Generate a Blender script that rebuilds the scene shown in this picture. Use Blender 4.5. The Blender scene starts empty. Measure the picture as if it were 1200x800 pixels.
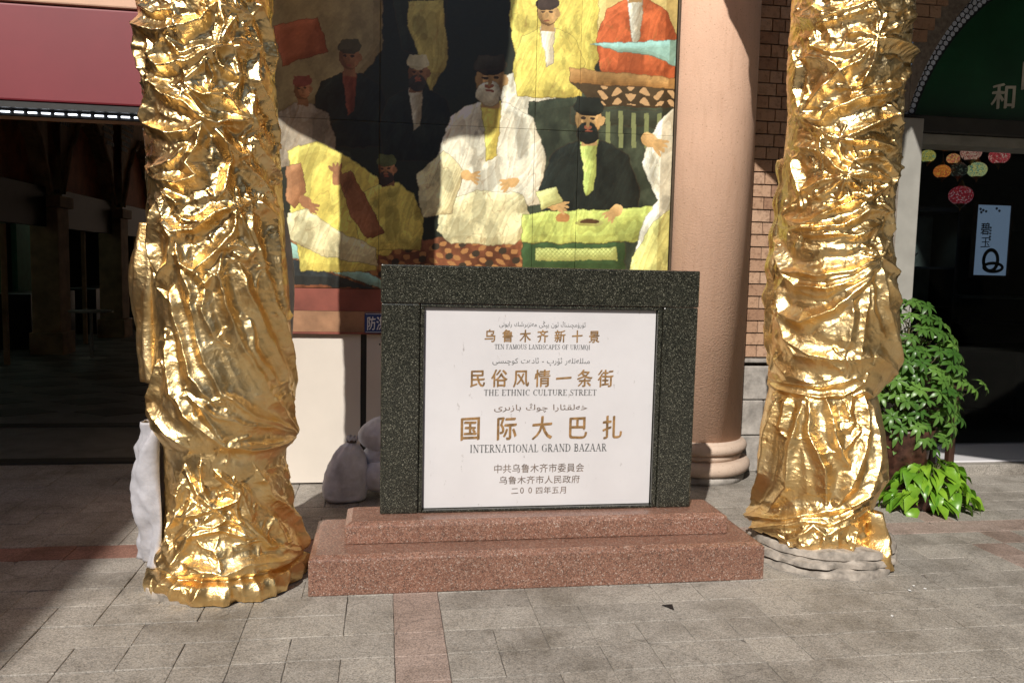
import bpy, math, random
import numpy as np
from mathutils import Matrix, Vector
random.seed(7); rng = np.random.default_rng(11)
SC = bpy.context.scene; COL = SC.collection
# ------------------------------------------------------------------ camera
FPX = 956.7; EYE = 1.5
CR = np.array([0.98795491, -0.1530877, 0.02256647]); CU = np.array([-0.00837967, 0.0926906, 0.9956597]); CF = np.array([0.15451495, 0.98385599, -0.09029131])
cd = bpy.data.cameras.new('camera'); cam = bpy.data.objects.new('camera', cd); COL.objects.link(cam)
cd.sensor_width = 36; cd.lens = 36 * FPX / 1200; cd.clip_start = .05; cd.clip_end = 500
cam.matrix_world = Matrix(((CR[0], CU[0], -CF[0], 0), (CR[1], CU[1], -CF[1], 0), (CR[2], CU[2], -CF[2], EYE), (0, 0, 0, 1)))
SC.camera = cam
# ------------------------------------------------------------------ sun, sky, exposure
SUNV = Vector((0.50, 1.0, -0.885)).normalized()
w = bpy.data.worlds.new('World'); SC.world = w; w.use_nodes = True
nt = w.node_tree; nt.nodes.clear()
sky = nt.nodes.new('ShaderNodeTexSky'); sky.sky_type = 'NISHITA'; sky.sun_disc = False
sky.sun_elevation = math.asin(-SUNV.z); sky.sun_rotation = math.atan2(-SUNV.x, -SUNV.y)
sky.altitude = 800; sky.air_density = 1.0; sky.dust_density = 1.2
bg = nt.nodes.new('ShaderNodeBackground'); bg.inputs[1].default_value = .068
wo = nt.nodes.new('ShaderNodeOutputWorld'); nt.links.new(sky.outputs[0], bg.inputs[0]); nt.links.new(bg.outputs[0], wo.inputs[0])
sl = bpy.data.lights.new('sun', 'SUN'); sl.energy = 4.6; sl.angle = math.radians(.53); sl.color = (1, .95, .87)
so = bpy.data.objects.new('sun', sl); COL.objects.link(so); so.rotation_euler = SUNV.to_track_quat('-Z', 'Y').to_euler(); so.location = (-8, -14, 14)
SC.view_settings.view_transform = 'Standard'; SC.view_settings.look = 'None'; SC.view_settings.gamma = 1; SC.view_settings.exposure = .18
SC.cycles.max_bounces = 8; SC.cycles.glossy_bounces = 5; SC.cycles.diffuse_bounces = 4; SC.cycles.transparent_max_bounces = 8
SC.cycles.use_denoising = True; SC.cycles.sample_clamp_indirect = 6

# ------------------------------------------------------------------ helpers
def ray(u, v): return CF + CR * (u - 600) / FPX - CU * (v - 400) / FPX
def atY(u, v, Y):
    d = ray(u, v); p = d * (Y / d[1]); return (p[0], Y, p[2] + EYE)
def onG(u, v, z=0):
    d = ray(u, v); t = (z - EYE) / d[2]; return (d[0] * t, d[1] * t, z)

class MB:
    def __init__(s): s.v = []; s.f = []
    def box(s, x0, x1, y0, y1, z0, z1):
        n = len(s.v)
        s.v += [(x0, y0, z0), (x1, y0, z0), (x1, y1, z0), (x0, y1, z0), (x0, y0, z1), (x1, y0, z1), (x1, y1, z1), (x0, y1, z1)]
        s.f += [tuple(n + i for i in q) for q in ((0, 3, 2, 1), (4, 5, 6, 7), (0, 1, 5, 4), (1, 2, 6, 5), (2, 3, 7, 6), (3, 0, 4, 7))]
        return s
    def tube(s, p0, p1, r0, r1=None, n=10, caps=True):
        r1 = r0 if r1 is None else r1
        a = Vector(p0); b = Vector(p1); d = (b - a).normalized(); u = d.orthogonal().normalized(); w_ = d.cross(u); k = len(s.v)
        for c, r in ((a, r0), (b, r1)):
            for i in range(n):
                t = 2 * math.pi * i / n; s.v.append(tuple(c + (u * math.cos(t) + w_ * math.sin(t)) * r))
        for i in range(n): s.f.append((k + i, k + (i + 1) % n, k + n + (i + 1) % n, k + n + i))
        if caps: s.f += [tuple(k + i for i in range(n))[::-1], tuple(k + n + i for i in range(n))]
        return s
    def lathe(s, c, prof, n=32, wob=0, ang=(0, 2 * math.pi)):
        k = len(s.v); full = abs(ang[1] - ang[0] - 2 * math.pi) < 1e-6; m = n if full else n + 1
        for r, z in prof:
            for i in range(m):
                t = ang[0] + (ang[1] - ang[0]) * i / n; q = 1 + (wob * math.sin(3 * t + z * 20) if wob else 0)
                s.v.append((c[0] + r * q * math.cos(t), c[1] + r * q * math.sin(t), c[2] + z))
        for j in range(len(prof) - 1):
            for i in range(n): a = k + j * m + i; b = k + j * m + (i + 1) % m; s.f.append((a, b, b + m, a + m))
        if full: s.f += [tuple(k + i for i in range(m))[::-1], tuple(k + (len(prof) - 1) * m + i for i in range(m))]
        return s
    def poly(s, pts, d):            # extruded polygon: pts 3D, d offset vector
        k = len(s.v); n = len(pts); s.v += [tuple(p) for p in pts]; s.v += [tuple(p[i] + d[i] for i in range(3)) for p in pts]
        s.f += [tuple(range(k, k + n)), tuple(range(k + n, k + 2 * n))[::-1]]
        for i in range(n): s.f.append((k + i, k + n + i, k + n + (i + 1) % n, k + (i + 1) % n))
        return s
    def mesh(s, name, smooth=False):
        me = bpy.data.meshes.new(name); me.from_pydata(s.v, [], s.f); me.update()
        if smooth: me.polygons.foreach_set('use_smooth', [True] * len(me.polygons))
        return me
OFF = {}
def off(p): return OFF.get(p.name, Vector((0, 0, 0))) if p else Vector((0, 0, 0))
def obj(name, geo, mat=None, parent=None, bevel=0, smooth=False, kind=None, loc=(0, 0, 0), rot=None, scale=None):
    me = geo.mesh(name, smooth) if isinstance(geo, MB) else geo
    o = bpy.data.objects.new(name, me); COL.objects.link(o)
    if mat is not None and not me.materials: me.materials.append(mat)
    loc = Vector(loc); o.parent = parent; o.location = loc - off(parent); OFF[o.name] = loc
    if rot: o.rotation_euler = rot
    if scale: o.scale = scale
    if bevel:
        b = o.modifiers.new('bevel', 'BEVEL'); b.width = bevel; b.segments = 2; b.limit_method = 'ANGLE'
    if kind: o['kind'] = kind
    return o
def thing(name, label, cat, loc=(0, 0, 0), group=None):
    o = bpy.data.objects.new(name, None); COL.objects.link(o); o.location = loc; o.empty_display_size = .1
    o['label'] = label; o['category'] = cat; OFF[o.name] = Vector(loc)
    if group: o['group'] = group
    return o
def tag(o, label, cat, group=None):
    o['label'] = label; o['category'] = cat
    if group: o['group'] = group
    return o
def gridmesh(name, P, closed=False, smooth=True):      # P: rows x cols x 3
    nr, nc, _ = P.shape; me = bpy.data.meshes.new(name)
    ii = np.arange(nr - 1)[:, None] * nc; jj = np.arange(nc if closed else nc - 1)[None, :]; j2 = (jj + 1) % nc
    F = np.stack([ii + jj, ii + j2, ii + nc + j2, ii + nc + jj], -1).reshape(-1, 4)
    me.vertices.add(nr * nc); me.vertices.foreach_set('co', P.reshape(-1).astype(np.float32))
    me.loops.add(F.size); me.loops.foreach_set('vertex_index', F.reshape(-1).astype(np.int32))
    me.polygons.add(len(F)); me.polygons.foreach_set('loop_start', (np.arange(len(F)) * 4).astype(np.int32))
    try: me.polygons.foreach_set('loop_total', np.full(len(F), 4, np.int32))
    except Exception: pass
    me.update(calc_edges=True); me.validate()
    me.polygons.foreach_set('use_smooth', np.full(len(me.polygons), smooth))
    return me
# numpy gradient-ish value noise
_tab = rng.random((256, 256))
def vn(x, y):
    x = np.asarray(x, float); y = np.asarray(y, float); xi = np.floor(x).astype(int); yi = np.floor(y).astype(int); fx = x - xi; fy = y - yi
    fx = fx * fx * fx * (fx * (fx * 6 - 15) + 10); fy = fy * fy * fy * (fy * (fy * 6 - 15) + 10)
    a = _tab[xi & 255, yi & 255]; b = _tab[(xi + 1) & 255, yi & 255]; c = _tab[xi & 255, (yi + 1) & 255]; d = _tab[(xi + 1) & 255, (yi + 1) & 255]
    return (a + (b - a) * fx) * (1 - fy) + (c + (d - c) * fx) * fy
def fbm(x, y, o=4):
    s = 0; a = .5
    for i in range(o): s = s + a * vn(x * 2 ** i + 17.3 * i, y * 2 ** i + 9.1 * i); a *= .5
    return s

# ------------------------------------------------------------------ materials
def nodes(name):
    m = bpy.data.materials.new(name); m.use_nodes = True; t = m.node_tree; b = t.nodes['Principled BSDF']
    return m, t, b
def N(t, typ, **kw):
    n = t.nodes.new(typ)
    for k, v in kw.items():
        if k in n.inputs: n.inputs[k].default_value = v
        else: setattr(n, k, v)
    return n
def ramp(t, src, stops, interp='LINEAR'):
    r = t.nodes.new('ShaderNodeValToRGB'); r.color_ramp.interpolation = interp
    while len(r.color_ramp.elements) < len(stops): r.color_ramp.elements.new(.5)
    for e, (p, c) in zip(r.color_ramp.elements, stops): e.position = p; e.color = (*c, 1)
    t.links.new(src, r.inputs[0]); return r.outputs[0]
def coord(t, scale=(1, 1, 1)):
    g = N(t, 'ShaderNodeNewGeometry'); mp = N(t, 'ShaderNodeMapping'); mp.inputs['Scale'].default_value = scale
    t.links.new(g.outputs['Position'], mp.inputs[0]); return mp.outputs[0]
def noise(t, co, s, d=4, r=.6):
    n = N(t, 'ShaderNodeTexNoise', Scale=s, Detail=d, Roughness=r); t.links.new(co, n.inputs['Vector']); return n.outputs['Fac']
def mixc(t, f, a, b, mode='MIX'):
    m = t.nodes.new('ShaderNodeMix'); m.data_type = 'RGBA'; m.blend_type = mode
    for i, x in ((0, f), (6, a), (7, b)):
        if hasattr(x, 'is_output'): t.links.new(x, m.inputs[i])
        else: m.inputs[i].default_value = x if i == 0 else (*x, 1)
    return m.outputs[2]
def bump(t, b, h, s, d=.01, base=None):
    n = N(t, 'ShaderNodeBump', Strength=s, Distance=d); t.links.new(h, n.inputs['Height'])
    if base: t.links.new(base, n.inputs['Normal'])
    t.links.new(n.outputs[0], b.inputs['Normal']); return n.outputs[0]
def simple(name, col, rough=.6, metal=0, var=.12, scale=8, bs=.15, bscale=60, spec=.5):
    m, t, b = nodes(name); co = coord(t); n1 = noise(t, co, scale)
    lo = tuple(c * (1 - var * 2) for c in col); hi = tuple(min(1, c * (1 + var)) for c in col)
    t.links.new(ramp(t, n1, [(.3, lo), (.7, hi)]), b.inputs['Base Color'])
    b.inputs['Roughness'].default_value = rough; b.inputs['Metallic'].default_value = metal; b.inputs['Specular IOR Level'].default_value = spec
    if bs: bump(t, b, noise(t, co, bscale), bs, .004)
    return m
def emis(name, col, st):
    m, t, b = nodes(name); b.inputs['Base Color'].default_value = (*col, 1); b.inputs['Emission Color'].default_value = (*col, 1); b.inputs['Emission Strength'].default_value = st
    return m
M = {}
def granite(name, cols, scale, rough, coat=0):
    m, t, b = nodes(name); co = coord(t)
    v = N(t, 'ShaderNodeTexVoronoi', Scale=scale); t.links.new(co, v.inputs['Vector'])
    sep = N(t, 'ShaderNodeSeparateColor'); t.links.new(v.outputs['Color'], sep.inputs[0])
    c1 = ramp(t, sep.outputs[0], cols, 'CONSTANT')
    v2 = N(t, 'ShaderNodeTexVoronoi', Scale=scale * 2.3); t.links.new(co, v2.inputs['Vector'])
    sp2 = N(t, 'ShaderNodeSeparateColor'); t.links.new(v2.outputs['Color'], sp2.inputs[0])
    c2 = ramp(t, sp2.outputs[1], cols, 'CONSTANT')
    c = mixc(t, .45, c1, c2)
    c = mixc(t, 1, c, ramp(t, noise(t, co, 2.5), [(.3, (.78, .78, .78)), (.7, (1, 1, 1))]), 'MULTIPLY')
    t.links.new(c, b.inputs['Base Color']); b.inputs['Roughness'].default_value = rough
    if coat: b.inputs['Coat Weight'].default_value = coat; b.inputs['Coat Roughness'].default_value = .12
    bump(t, b, sp2.outputs[0], .12, .001)
    return m
M['black_granite'] = granite('black_granite', [(0, (.007, .008, .006)), (.5, (.014, .015, .011)), (.70, (.038, .038, .028)), (.84, (.10, .098, .07)), (.95, (.27, .26, .20))], 270, .22, .25)
M['pink_granite'] = granite('pink_granite', [(0, (.035, .024, .02)), (.14, (.14, .062, .042)), (.38, (.23, .105, .07)), (.62, (.31, .155, .105)), (.85, (.41, .27, .205)), (.96, (.54, .45, .39))], 200, .4, .15)

def paving(name, cols, dark):
    m, t, b = nodes(name); co = coord(t); oi = N(t, 'ShaderNodeObjectInfo'); g = N(t, 'ShaderNodeNewGeometry')
    add = N(t, 'ShaderNodeMath', operation='ADD'); t.links.new(oi.outputs['Random'], add.inputs[0]); t.links.new(g.outputs['Random Per Island'], add.inputs[1])
    fr = N(t, 'ShaderNodeMath', operation='FRACT'); t.links.new(add.outputs[0], fr.inputs[0])
    c = ramp(t, fr.outputs[0], [(0, cols[0]), (.5, cols[1]), (1, cols[2])])
    v = N(t, 'ShaderNodeTexVoronoi', Scale=210); t.links.new(co, v.inputs['Vector']); sp = N(t, 'ShaderNodeSeparateColor'); t.links.new(v.outputs['Color'], sp.inputs[0])
    c = mixc(t, .8, c, ramp(t, sp.outputs[0], [(0, (.42, .42, .42)), (.25, (.8, .8, .8)), (.6, (1, 1, 1)), (.9, (1.3, 1.3, 1.3))]), 'MULTIPLY')
    st = noise(t, co, 2.1, 6, .7); c = mixc(t, 1, c, ramp(t, st, [(.32, (.55, .53, .5)), (.55, (1, 1, 1)), (.8, (1.08, 1.07, 1.04))]), 'MULTIPLY')
    st2 = noise(t, co, 17, 6, .75); c = mixc(t, .9, c, ramp(t, st2, [(.26, (.4, .38, .36)), (.42, (1, 1, 1))]), 'MULTIPLY')
    sc = N(t, 'ShaderNodeMapping'); sc.inputs['Scale'].default_value = (3, 34, 3); sc.inputs['Rotation'].default_value = (0, 0, .25); t.links.new(co, sc.inputs[0])
    c = mixc(t, .6, c, ramp(t, noise(t, sc.outputs[0], 4, 5, .7), [(.34, (.62, .62, .6)), (.46, (1, 1, 1)), (.72, (1, 1, 1)), (.8, (1.2, 1.2, 1.2))]), 'MULTIPLY')
    dn = N(t, 'ShaderNodeTexNoise', Scale=6, Detail=3); t.links.new(co, dn.inputs['Vector']); vm = N(t, 'ShaderNodeVectorMath', operation='MULTIPLY_ADD'); t.links.new(dn.outputs['Color'], vm.inputs[0]); vm.inputs[1].default_value = (.16, .16, 0); t.links.new(co, vm.inputs[2])
    cr_ = N(t, 'ShaderNodeTexVoronoi', Scale=1.9, feature='DISTANCE_TO_EDGE'); t.links.new(vm.outputs[0], cr_.inputs['Vector']); ck = ramp(t, cr_.outputs['Distance'], [(.0, (0, 0, 0)), (.007, (1, 1, 1))]); mk = ramp(t, noise(t, co, 1.4, 2), [(.5, (1, 1, 1)), (.56, (0, 0, 0))])
    c = mixc(t, .35, c, mixc(t, 1, ck, mk, 'LIGHTEN'), 'MULTIPLY')
    sv = N(t, 'ShaderNodeTexVoronoi', Scale=7.5); t.links.new(vm.outputs[0], sv.inputs['Vector']); ss = N(t, 'ShaderNodeSeparateColor'); t.links.new(sv.outputs['Color'], ss.inputs[0])
    sz = N(t, 'ShaderNodeMath', operation='MULTIPLY'); t.links.new(ss.outputs[0], sz.inputs[0]); sz.inputs[1].default_value = .16
    gt = N(t, 'ShaderNodeMath', operation='SUBTRACT'); t.links.new(sz.outputs[0], gt.inputs[0]); gt.inputs[1].default_value = .10
    df = N(t, 'ShaderNodeMath', operation='SUBTRACT'); t.links.new(sv.outputs['Distance'], df.inputs[0]); t.links.new(gt.outputs[0], df.inputs[1])
    c = mixc(t, .8, c, ramp(t, df.outputs[0], [(.0, (.35, .33, .31)), (.02, (1, 1, 1))]), 'MULTIPLY')
    t.links.new(c, b.inputs['Base Color']); b.inputs['Roughness'].default_value = .75; b.inputs['Specular IOR Level'].default_value = .35
    b1 = bump(t, b, noise(t, co, 160, 3, .7), .5, .0025); bump(t, b, noise(t, co, 12, 4, .6), .4, .006, b1)
    return m
M['grey_stone'] = paving('grey_stone', [(.295, .27, .24), (.325, .298, .264), (.355, .325, .288)], 1)
M['red_stone'] = paving('red_stone', [(.28, .21, .178), (.31, .235, .20), (.335, .26, .225)], 1)
M['red_dark_stone'] = paving('red_dark_stone', [(.25, .13, .10), (.28, .15, .115), (.30, .165, .13)], 1)
M['joint'] = simple('joint_dirt', (.19, .17, .15), .95, var=.3, scale=30)
M['white_marble'] = simple('white_marble', (.68, .67, .69), .35, var=.02, scale=3, bs=.02)
def plaque_mat():
    m, t, b = nodes('plaque_marble'); co = coord(t)
    c = ramp(t, noise(t, co, 2.2, 6, .6), [(.3, (.56, .54, .55)), (.7, (.63, .61, .62))])
    sm = N(t, 'ShaderNodeMapping'); sm.inputs['Scale'].default_value = (7, 1, 3); sm.inputs['Rotation'].default_value = (0, .5, 0); t.links.new(co, sm.inputs[0])
    c = mixc(t, 1, c, ramp(t, noise(t, sm.outputs[0], 4, 7, .7), [(.30, (.55, .52, .50)), (.36, (1, 1, 1))]), 'MULTIPLY')
    t.links.new(c, b.inputs['Base Color']); b.inputs['Roughness'].default_value = .32; bump(t, b, noise(t, co, 60), .05, .002)
    return m
M['plaque'] = plaque_mat()
M['gold_letter'] = simple('gold_letter', (.29, .165, .065), .5, var=.3, scale=40, bs=0)
M['grey_letter'] = simple('grey_letter', (.16, .16, .16), .6, var=.3, scale=40, bs=0)
M['brown_letter'] = simple('brown_letter', (.17, .12, .09), .6, var=.3, scale=40, bs=0)
def gold():
    m, t, b = nodes('gold_foil'); co = coord(t)
    c = ramp(t, noise(t, co, 7, 5, .6), [(.25, (.79, .50, .19)), (.5, (.86, .62, .29)), (.8, (.92, .74, .43))])
    t.links.new(c, b.inputs['Base Color']); b.inputs['Metallic'].default_value = 1
    r = ramp(t, noise(t, co, 9, 4), [(.3, (.24,) * 3), (.7, (.40,) * 3)]); sx_ = N(t, 'ShaderNodeSeparateXYZ'); t.links.new(co, sx_.inputs[0]); zr = N(t, 'ShaderNodeMapRange'); t.links.new(sx_.outputs[2], zr.inputs[0])
    for k_, x_ in ((1, 1.35), (2, 1.75), (3, .05), (4, -.02)): zr.inputs[k_].default_value = x_      # the loosely draped lower cloth is more satin than the tight upper foil
    ra = N(t, 'ShaderNodeMath', operation='ADD'); t.links.new(r, ra.inputs[0]); t.links.new(zr.outputs[0], ra.inputs[1]); t.links.new(ra.outputs[0], b.inputs['Roughness'])
    # crinkle: folded ridges at two sizes plus fine weave
    n0 = N(t, 'ShaderNodeTexNoise', Scale=9, Detail=3, Distortion=1.2); t.links.new(co, n0.inputs['Vector'])
    mx = N(t, 'ShaderNodeMath', operation='SUBTRACT'); t.links.new(n0.outputs[0], mx.inputs[0]); mx.inputs[1].default_value = .5
    ab = N(t, 'ShaderNodeMath', operation='ABSOLUTE'); t.links.new(mx.outputs[0], ab.inputs[0])
    n1 = N(t, 'ShaderNodeTexNoise', Scale=34, Detail=4, Distortion=1.0, Roughness=.6); t.links.new(co, n1.inputs['Vector'])
    m1 = N(t, 'ShaderNodeMath', operation='SUBTRACT'); t.links.new(n1.outputs[0], m1.inputs[0]); m1.inputs[1].default_value = .5
    a1 = N(t, 'ShaderNodeMath', operation='ABSOLUTE'); t.links.new(m1.outputs[0], a1.inputs[0])
    dm_ = N(t, 'ShaderNodeTexNoise', Scale=5, Detail=3); t.links.new(co, dm_.inputs['Vector']); va = N(t, 'ShaderNodeVectorMath', operation='MULTIPLY_ADD'); t.links.new(dm_.outputs['Color'], va.inputs[0]); va.inputs[1].default_value = (.22, .22, .22); t.links.new(co, va.inputs[2])
    ve = N(t, 'ShaderNodeTexVoronoi', Scale=13, feature='DISTANCE_TO_EDGE'); t.links.new(va.outputs[0], ve.inputs['Vector'])
    pw = N(t, 'ShaderNodeMath', operation='POWER'); t.links.new(ve.outputs['Distance'], pw.inputs[0]); pw.inputs[1].default_value = .55
    vf = N(t, 'ShaderNodeTexVoronoi', Scale=31, feature='DISTANCE_TO_EDGE'); t.links.new(va.outputs[0], vf.inputs['Vector'])
    bz = bump(t, b, pw.outputs[0], .20, -.010)
    by = bump(t, b, vf.outputs['Distance'], .16, -.010, bz)
    b0 = bump(t, b, ab.outputs[0], .16, -.03, by)
    b1 = bump(t, b, a1.outputs[0], .26, -.008, b0)
    bump(t, b, noise(t, co, 150, 3, .7), .34, .0014, b1)
    return m
M['gold'] = gold()
M['lining'] = simple('white_lining', (.42, .41, .44), .5, var=.12, scale=12, bs=1.0, bscale=22)
M['grey_lining'] = simple('grey_lining', (.38, .35, .31), .6, var=.1, scale=12, bs=.4, bscale=25)
M['rough_stone'] = simple('rough_stone', (.36, .315, .27), .9, var=.3, scale=14, bs=.9, bscale=40)
M['grey_block'] = simple('grey_block', (.36, .33, .30), .9, var=.2, scale=12, bs=.9, bscale=55)
def stucco(name, col):
    m, t, b = nodes(name); co = coord(t)
    c = ramp(t, noise(t, co, 2.2, 5), [(.3, tuple(x * .93 for x in col)), (.7, tuple(min(1, x * 1.06) for x in col))])
    v = noise(t, co, 85, 2, .5); c = mixc(t, .8, c, ramp(t, v, [(.27, (.6, .55, .5)), (.36, (1, 1, 1))]), 'MULTIPLY')
    sm = N(t, 'ShaderNodeMapping'); sm.inputs['Scale'].default_value = (8, 8, 1.2); t.links.new(co, sm.inputs[0])
    c = mixc(t, .5, c, ramp(t, noise(t, sm.outputs[0], 3, 5, .6), [(.32, (.86, .83, .8)), (.5, (1, 1, 1))]), 'MULTIPLY')
    t.links.new(c, b.inputs['Base Color']); b.inputs['Roughness'].default_value = .85; bump(t, b, noise(t, co, 95, 2, .5), .35, .006)
    return m
M['stucco'] = stucco('peach_stucco', (.70, .455, .325))
M['stucco_base'] = stucco('pale_stucco', (.56, .43, .34))
def brickmat():
    m, t, b = nodes('brick_face'); co = coord(t); oi = N(t, 'ShaderNodeObjectInfo')
    c = ramp(t, oi.outputs['Random'], [(0, (.30, .17, .105)), (.4, (.42, .26, .165)), (.75, (.47, .31, .21)), (1, (.37, .22, .14))])
    c = mixc(t, .85, c, ramp(t, noise(t, co, 30, 5, .65), [(.3, (.5, .45, .42)), (.5, (1, 1, 1))]), 'MULTIPLY')
    t.links.new(c, b.inputs['Base Color']); b.inputs['Roughness'].default_value = .85; bump(t, b, noise(t, co, 70, 3), .7, .004)
    return m
M['brick'] = brickmat()
M['mortar'] = simple('mortar', (.22, .19, .16), .95, var=.2, scale=30)
M['dark_wood'] = simple('dark_wood', (.05, .022, .013), .45, var=.25, scale=14)
M['maroon_band'] = simple('maroon_band', (.27, .075, .05), .6, var=.22, scale=3)
M['tan_band'] = simple('tan_band', (.40, .21, .11), .6, var=.25, scale=4)
M['white_board'] = simple('white_board', (.66, .60, .53), .55, var=.03, scale=2.5, bs=.05)
M['black_gap'] = simple('black_metal', (.012, .012, .012), .5)
M['metal_edge'] = simple('metal_edge', (.13, .10, .07), .4, metal=.5)
M['blue_plate'] = simple('blue_plate', (.02, .05, .20), .35, var=.05, bs=0)
M['white_paint'] = simple('white_paint', (.78, .78, .78), .5, var=.02, bs=0)
M['red_panel'] = simple('red_panel', (.20, .026, .036), .42, var=.06, scale=1.5, bs=.04, bscale=4)
M['pink_cloth'] = simple('pink_cloth', (.66, .42, .30), .7, var=.06, scale=4)
M['led'] = emis('led_tube', (.85, .9, 1), 4)
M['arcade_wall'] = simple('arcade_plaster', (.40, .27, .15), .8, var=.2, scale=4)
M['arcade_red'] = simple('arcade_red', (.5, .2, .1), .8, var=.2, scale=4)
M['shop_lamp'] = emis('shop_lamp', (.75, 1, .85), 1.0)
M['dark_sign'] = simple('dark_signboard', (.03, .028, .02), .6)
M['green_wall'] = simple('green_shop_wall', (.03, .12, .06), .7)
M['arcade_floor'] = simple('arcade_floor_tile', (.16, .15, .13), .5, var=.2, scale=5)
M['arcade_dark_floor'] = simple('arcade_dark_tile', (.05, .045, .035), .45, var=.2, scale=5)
M['bag'] = simple('grey_sackcloth', (.64, .66, .74), .8, var=.15, scale=9, bs=1.0, bscale=28)
M['bag_tie'] = simple('sack_tie', (.10, .09, .09), .8)
M['frame_grey'] = simple('frame_grey', (.33, .32, .29), .5, var=.08, scale=5)
M['beam'] = simple('dark_beam', (.035, .033, .028), .6)
M['pale_strip'] = simple('pale_strip', (.26, .25, .21), .6)
M['green_sign'] = simple('green_signboard', (.012, .085, .035), .3, var=.15, scale=2, bs=.05, bscale=3)
M['letter_pale'] = simple('letter_pale', (.62, .60, .50), .5, bs=0)
M['lattice_dark'] = simple('lattice_dark', (.012, .014, .022), .5)
M['lattice_pale'] = simple('lattice_pale', (.62, .68, .80), .4, var=.08, bs=0)
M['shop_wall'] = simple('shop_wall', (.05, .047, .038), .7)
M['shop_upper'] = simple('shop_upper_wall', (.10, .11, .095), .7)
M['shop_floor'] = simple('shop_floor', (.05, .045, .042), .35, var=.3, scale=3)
M['brass'] = simple('aged_brass', (.22, .12, .05), .35, metal=.8)
M['black_wood'] = simple('black_wood', (.02, .014, .010), .35, var=.3, scale=9)
M['ceramic_pot'] = simple('glazed_brown_pot', (.07, .03, .02), .3, var=.4, scale=20, bs=.5, bscale=30)
M['soil'] = simple('soil', (.05, .035, .025), .95)
def leafmat(name, a, b_, rough=.35):
    m, t, b = nodes(name); co = coord(t); oi = N(t, 'ShaderNodeObjectInfo')
    c = ramp(t, oi.outputs['Random'], [(0, a), (1, b_)]); c = mixc(t, .6, c, ramp(t, noise(t, co, 25), [(.3, (.7, .75, .6)), (.7, (1.15, 1.15, 1.1))]), 'MULTIPLY')
    t.links.new(c, b.inputs['Base Color']); b.inputs['Roughness'].default_value = rough
    tr = N(t, 'ShaderNodeBsdfTranslucent'); t.links.new(mixc(t, .5, c, (.25, .45, .03)), tr.inputs[0]); ms = N(t, 'ShaderNodeMixShader'); ms.inputs[0].default_value = .22
    t.links.new(b.outputs[0], ms.inputs[1]); t.links.new(tr.outputs[0], ms.inputs[2]); t.links.new(ms.outputs[0], t.nodes['Material Output'].inputs[0])
    return m
M['leaf_dark'] = leafmat('umbrella_leaf', (.042, .115, .02), (.13, .25, .05), .36)
M['leaf_light'] = leafmat('pothos_leaf', (.09, .24, .02), (.24, .42, .035), .33)
M['stem'] = simple('stem', (.10, .09, .04), .7)
def glass():
    m, t, b = nodes('shop_glass'); t.nodes.remove(b)
    tr = N(t, 'ShaderNodeBsdfTransparent'); tr.inputs[0].default_value = (.74, .78, .76, 1); gl = N(t, 'ShaderNodeBsdfGlossy', Roughness=.02); fr = N(t, 'ShaderNodeFresnel', IOR=1.22); ms = N(t, 'ShaderNodeMixShader')
    t.links.new(fr.outputs[0], ms.inputs[0]); t.links.new(tr.outputs[0], ms.inputs[1]); t.links.new(gl.outputs[0], ms.inputs[2]); t.links.new(ms.outputs[0], t.nodes['Material Output'].inputs[0])
    return m
M['glass'] = glass()
def printed():
    m, t, b = nodes('mural_print'); a = N(t, 'ShaderNodeVertexColor'); a.layer_name = 'print'; t.links.new(a.outputs[0], b.inputs['Base Color'])
    b.inputs['Roughness'].default_value = .38; co = coord(t); bump(t, b, noise(t, co, 1.6, 2), .15, .03); return m
M['print'] = printed()

# ------------------------------------------------------------------ the ground
gnd = obj('ground', MB().box(-60, 60, -60, 60, -.3, -.02), simple('distant_ground', (.27, .25, .22), .9, var=.15), kind='structure')
pav = obj('paving', MB().box(-3.6, 6.6, 1.9, 6.28, -.018, -.0055), M['joint'], kind='structure')
tile_cache = {}
def tile_mesh(w_, d, var):
    k = (round(w_, 3), round(d, 3), var)
    if k not in tile_cache:
        r = random.Random(hash(k)); g = .0013; c = .0022; hw = w_ / 2 - g; hd = d / 2 - g; mb = MB(); n = 4
        def ringp(ins, z):
            out = []
            sides = [((-hw, -hd), (hw, -hd)), ((hw, -hd), (hw, hd)), ((hw, hd), (-hw, hd)), ((-hw, hd), (-hw, -hd))]
            for (a, b) in sides:
                for i in range(n):
                    t_ = i / n; x = a[0] + (b[0] - a[0]) * t_; y = a[1] + (b[1] - a[1]) * t_
                    out.append([x, y])
            return out
        base = ringp(0, 0); jit = [(r.uniform(-.0012, .0012), r.uniform(-.0012, .0012)) for _ in base]
        if r.random() < .3:
            kk = r.choice((0, n, 2 * n, 3 * n)); jit[kk] = (-base[kk][0] * .09, -base[kk][1] * .09)
        P = [(x + j[0], y + j[1]) for (x, y), j in zip(base, jit)]; L = len(P)
        for s_, z in ((1, -.013), (1, -c), (1, 0)):
            for x, y in P:
                q = 0 if z < 0 else c
                mb.v.append((x - math.copysign(q, x) if abs(x) > hw * .9 else x, y - math.copysign(q, y) if abs(y) > hd * .9 else y, z))
        for j in range(2):
            for i in range(L): mb.f.append((j * L + i, j * L + (i + 1) % L, (j + 1) * L + (i + 1) % L, (j + 1) * L + i))
        mb.f.append(tuple(2 * L + i for i in range(L))); tile_cache[k] = mb
    return tile_cache[k]
def tcol(i, j):
    if i == 0: return 'red_stone'
    if i == 16 and j > 3: return 'red_stone' if (j * 7) % 3 else 'grey_stone'
    if j == 7: return 'red_dark_stone' if i < -2 else ('red_stone' if (i * 5) % 4 else 'grey_stone')
    if i > 16 and 4 <= j <= 6 and i == 23 - j: return 'red_stone'
    return 'grey_stone'
X0, Y0, TS = .05, 2.85, .2033
cells = []; taken = set(); rt = random.Random(5)
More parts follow.
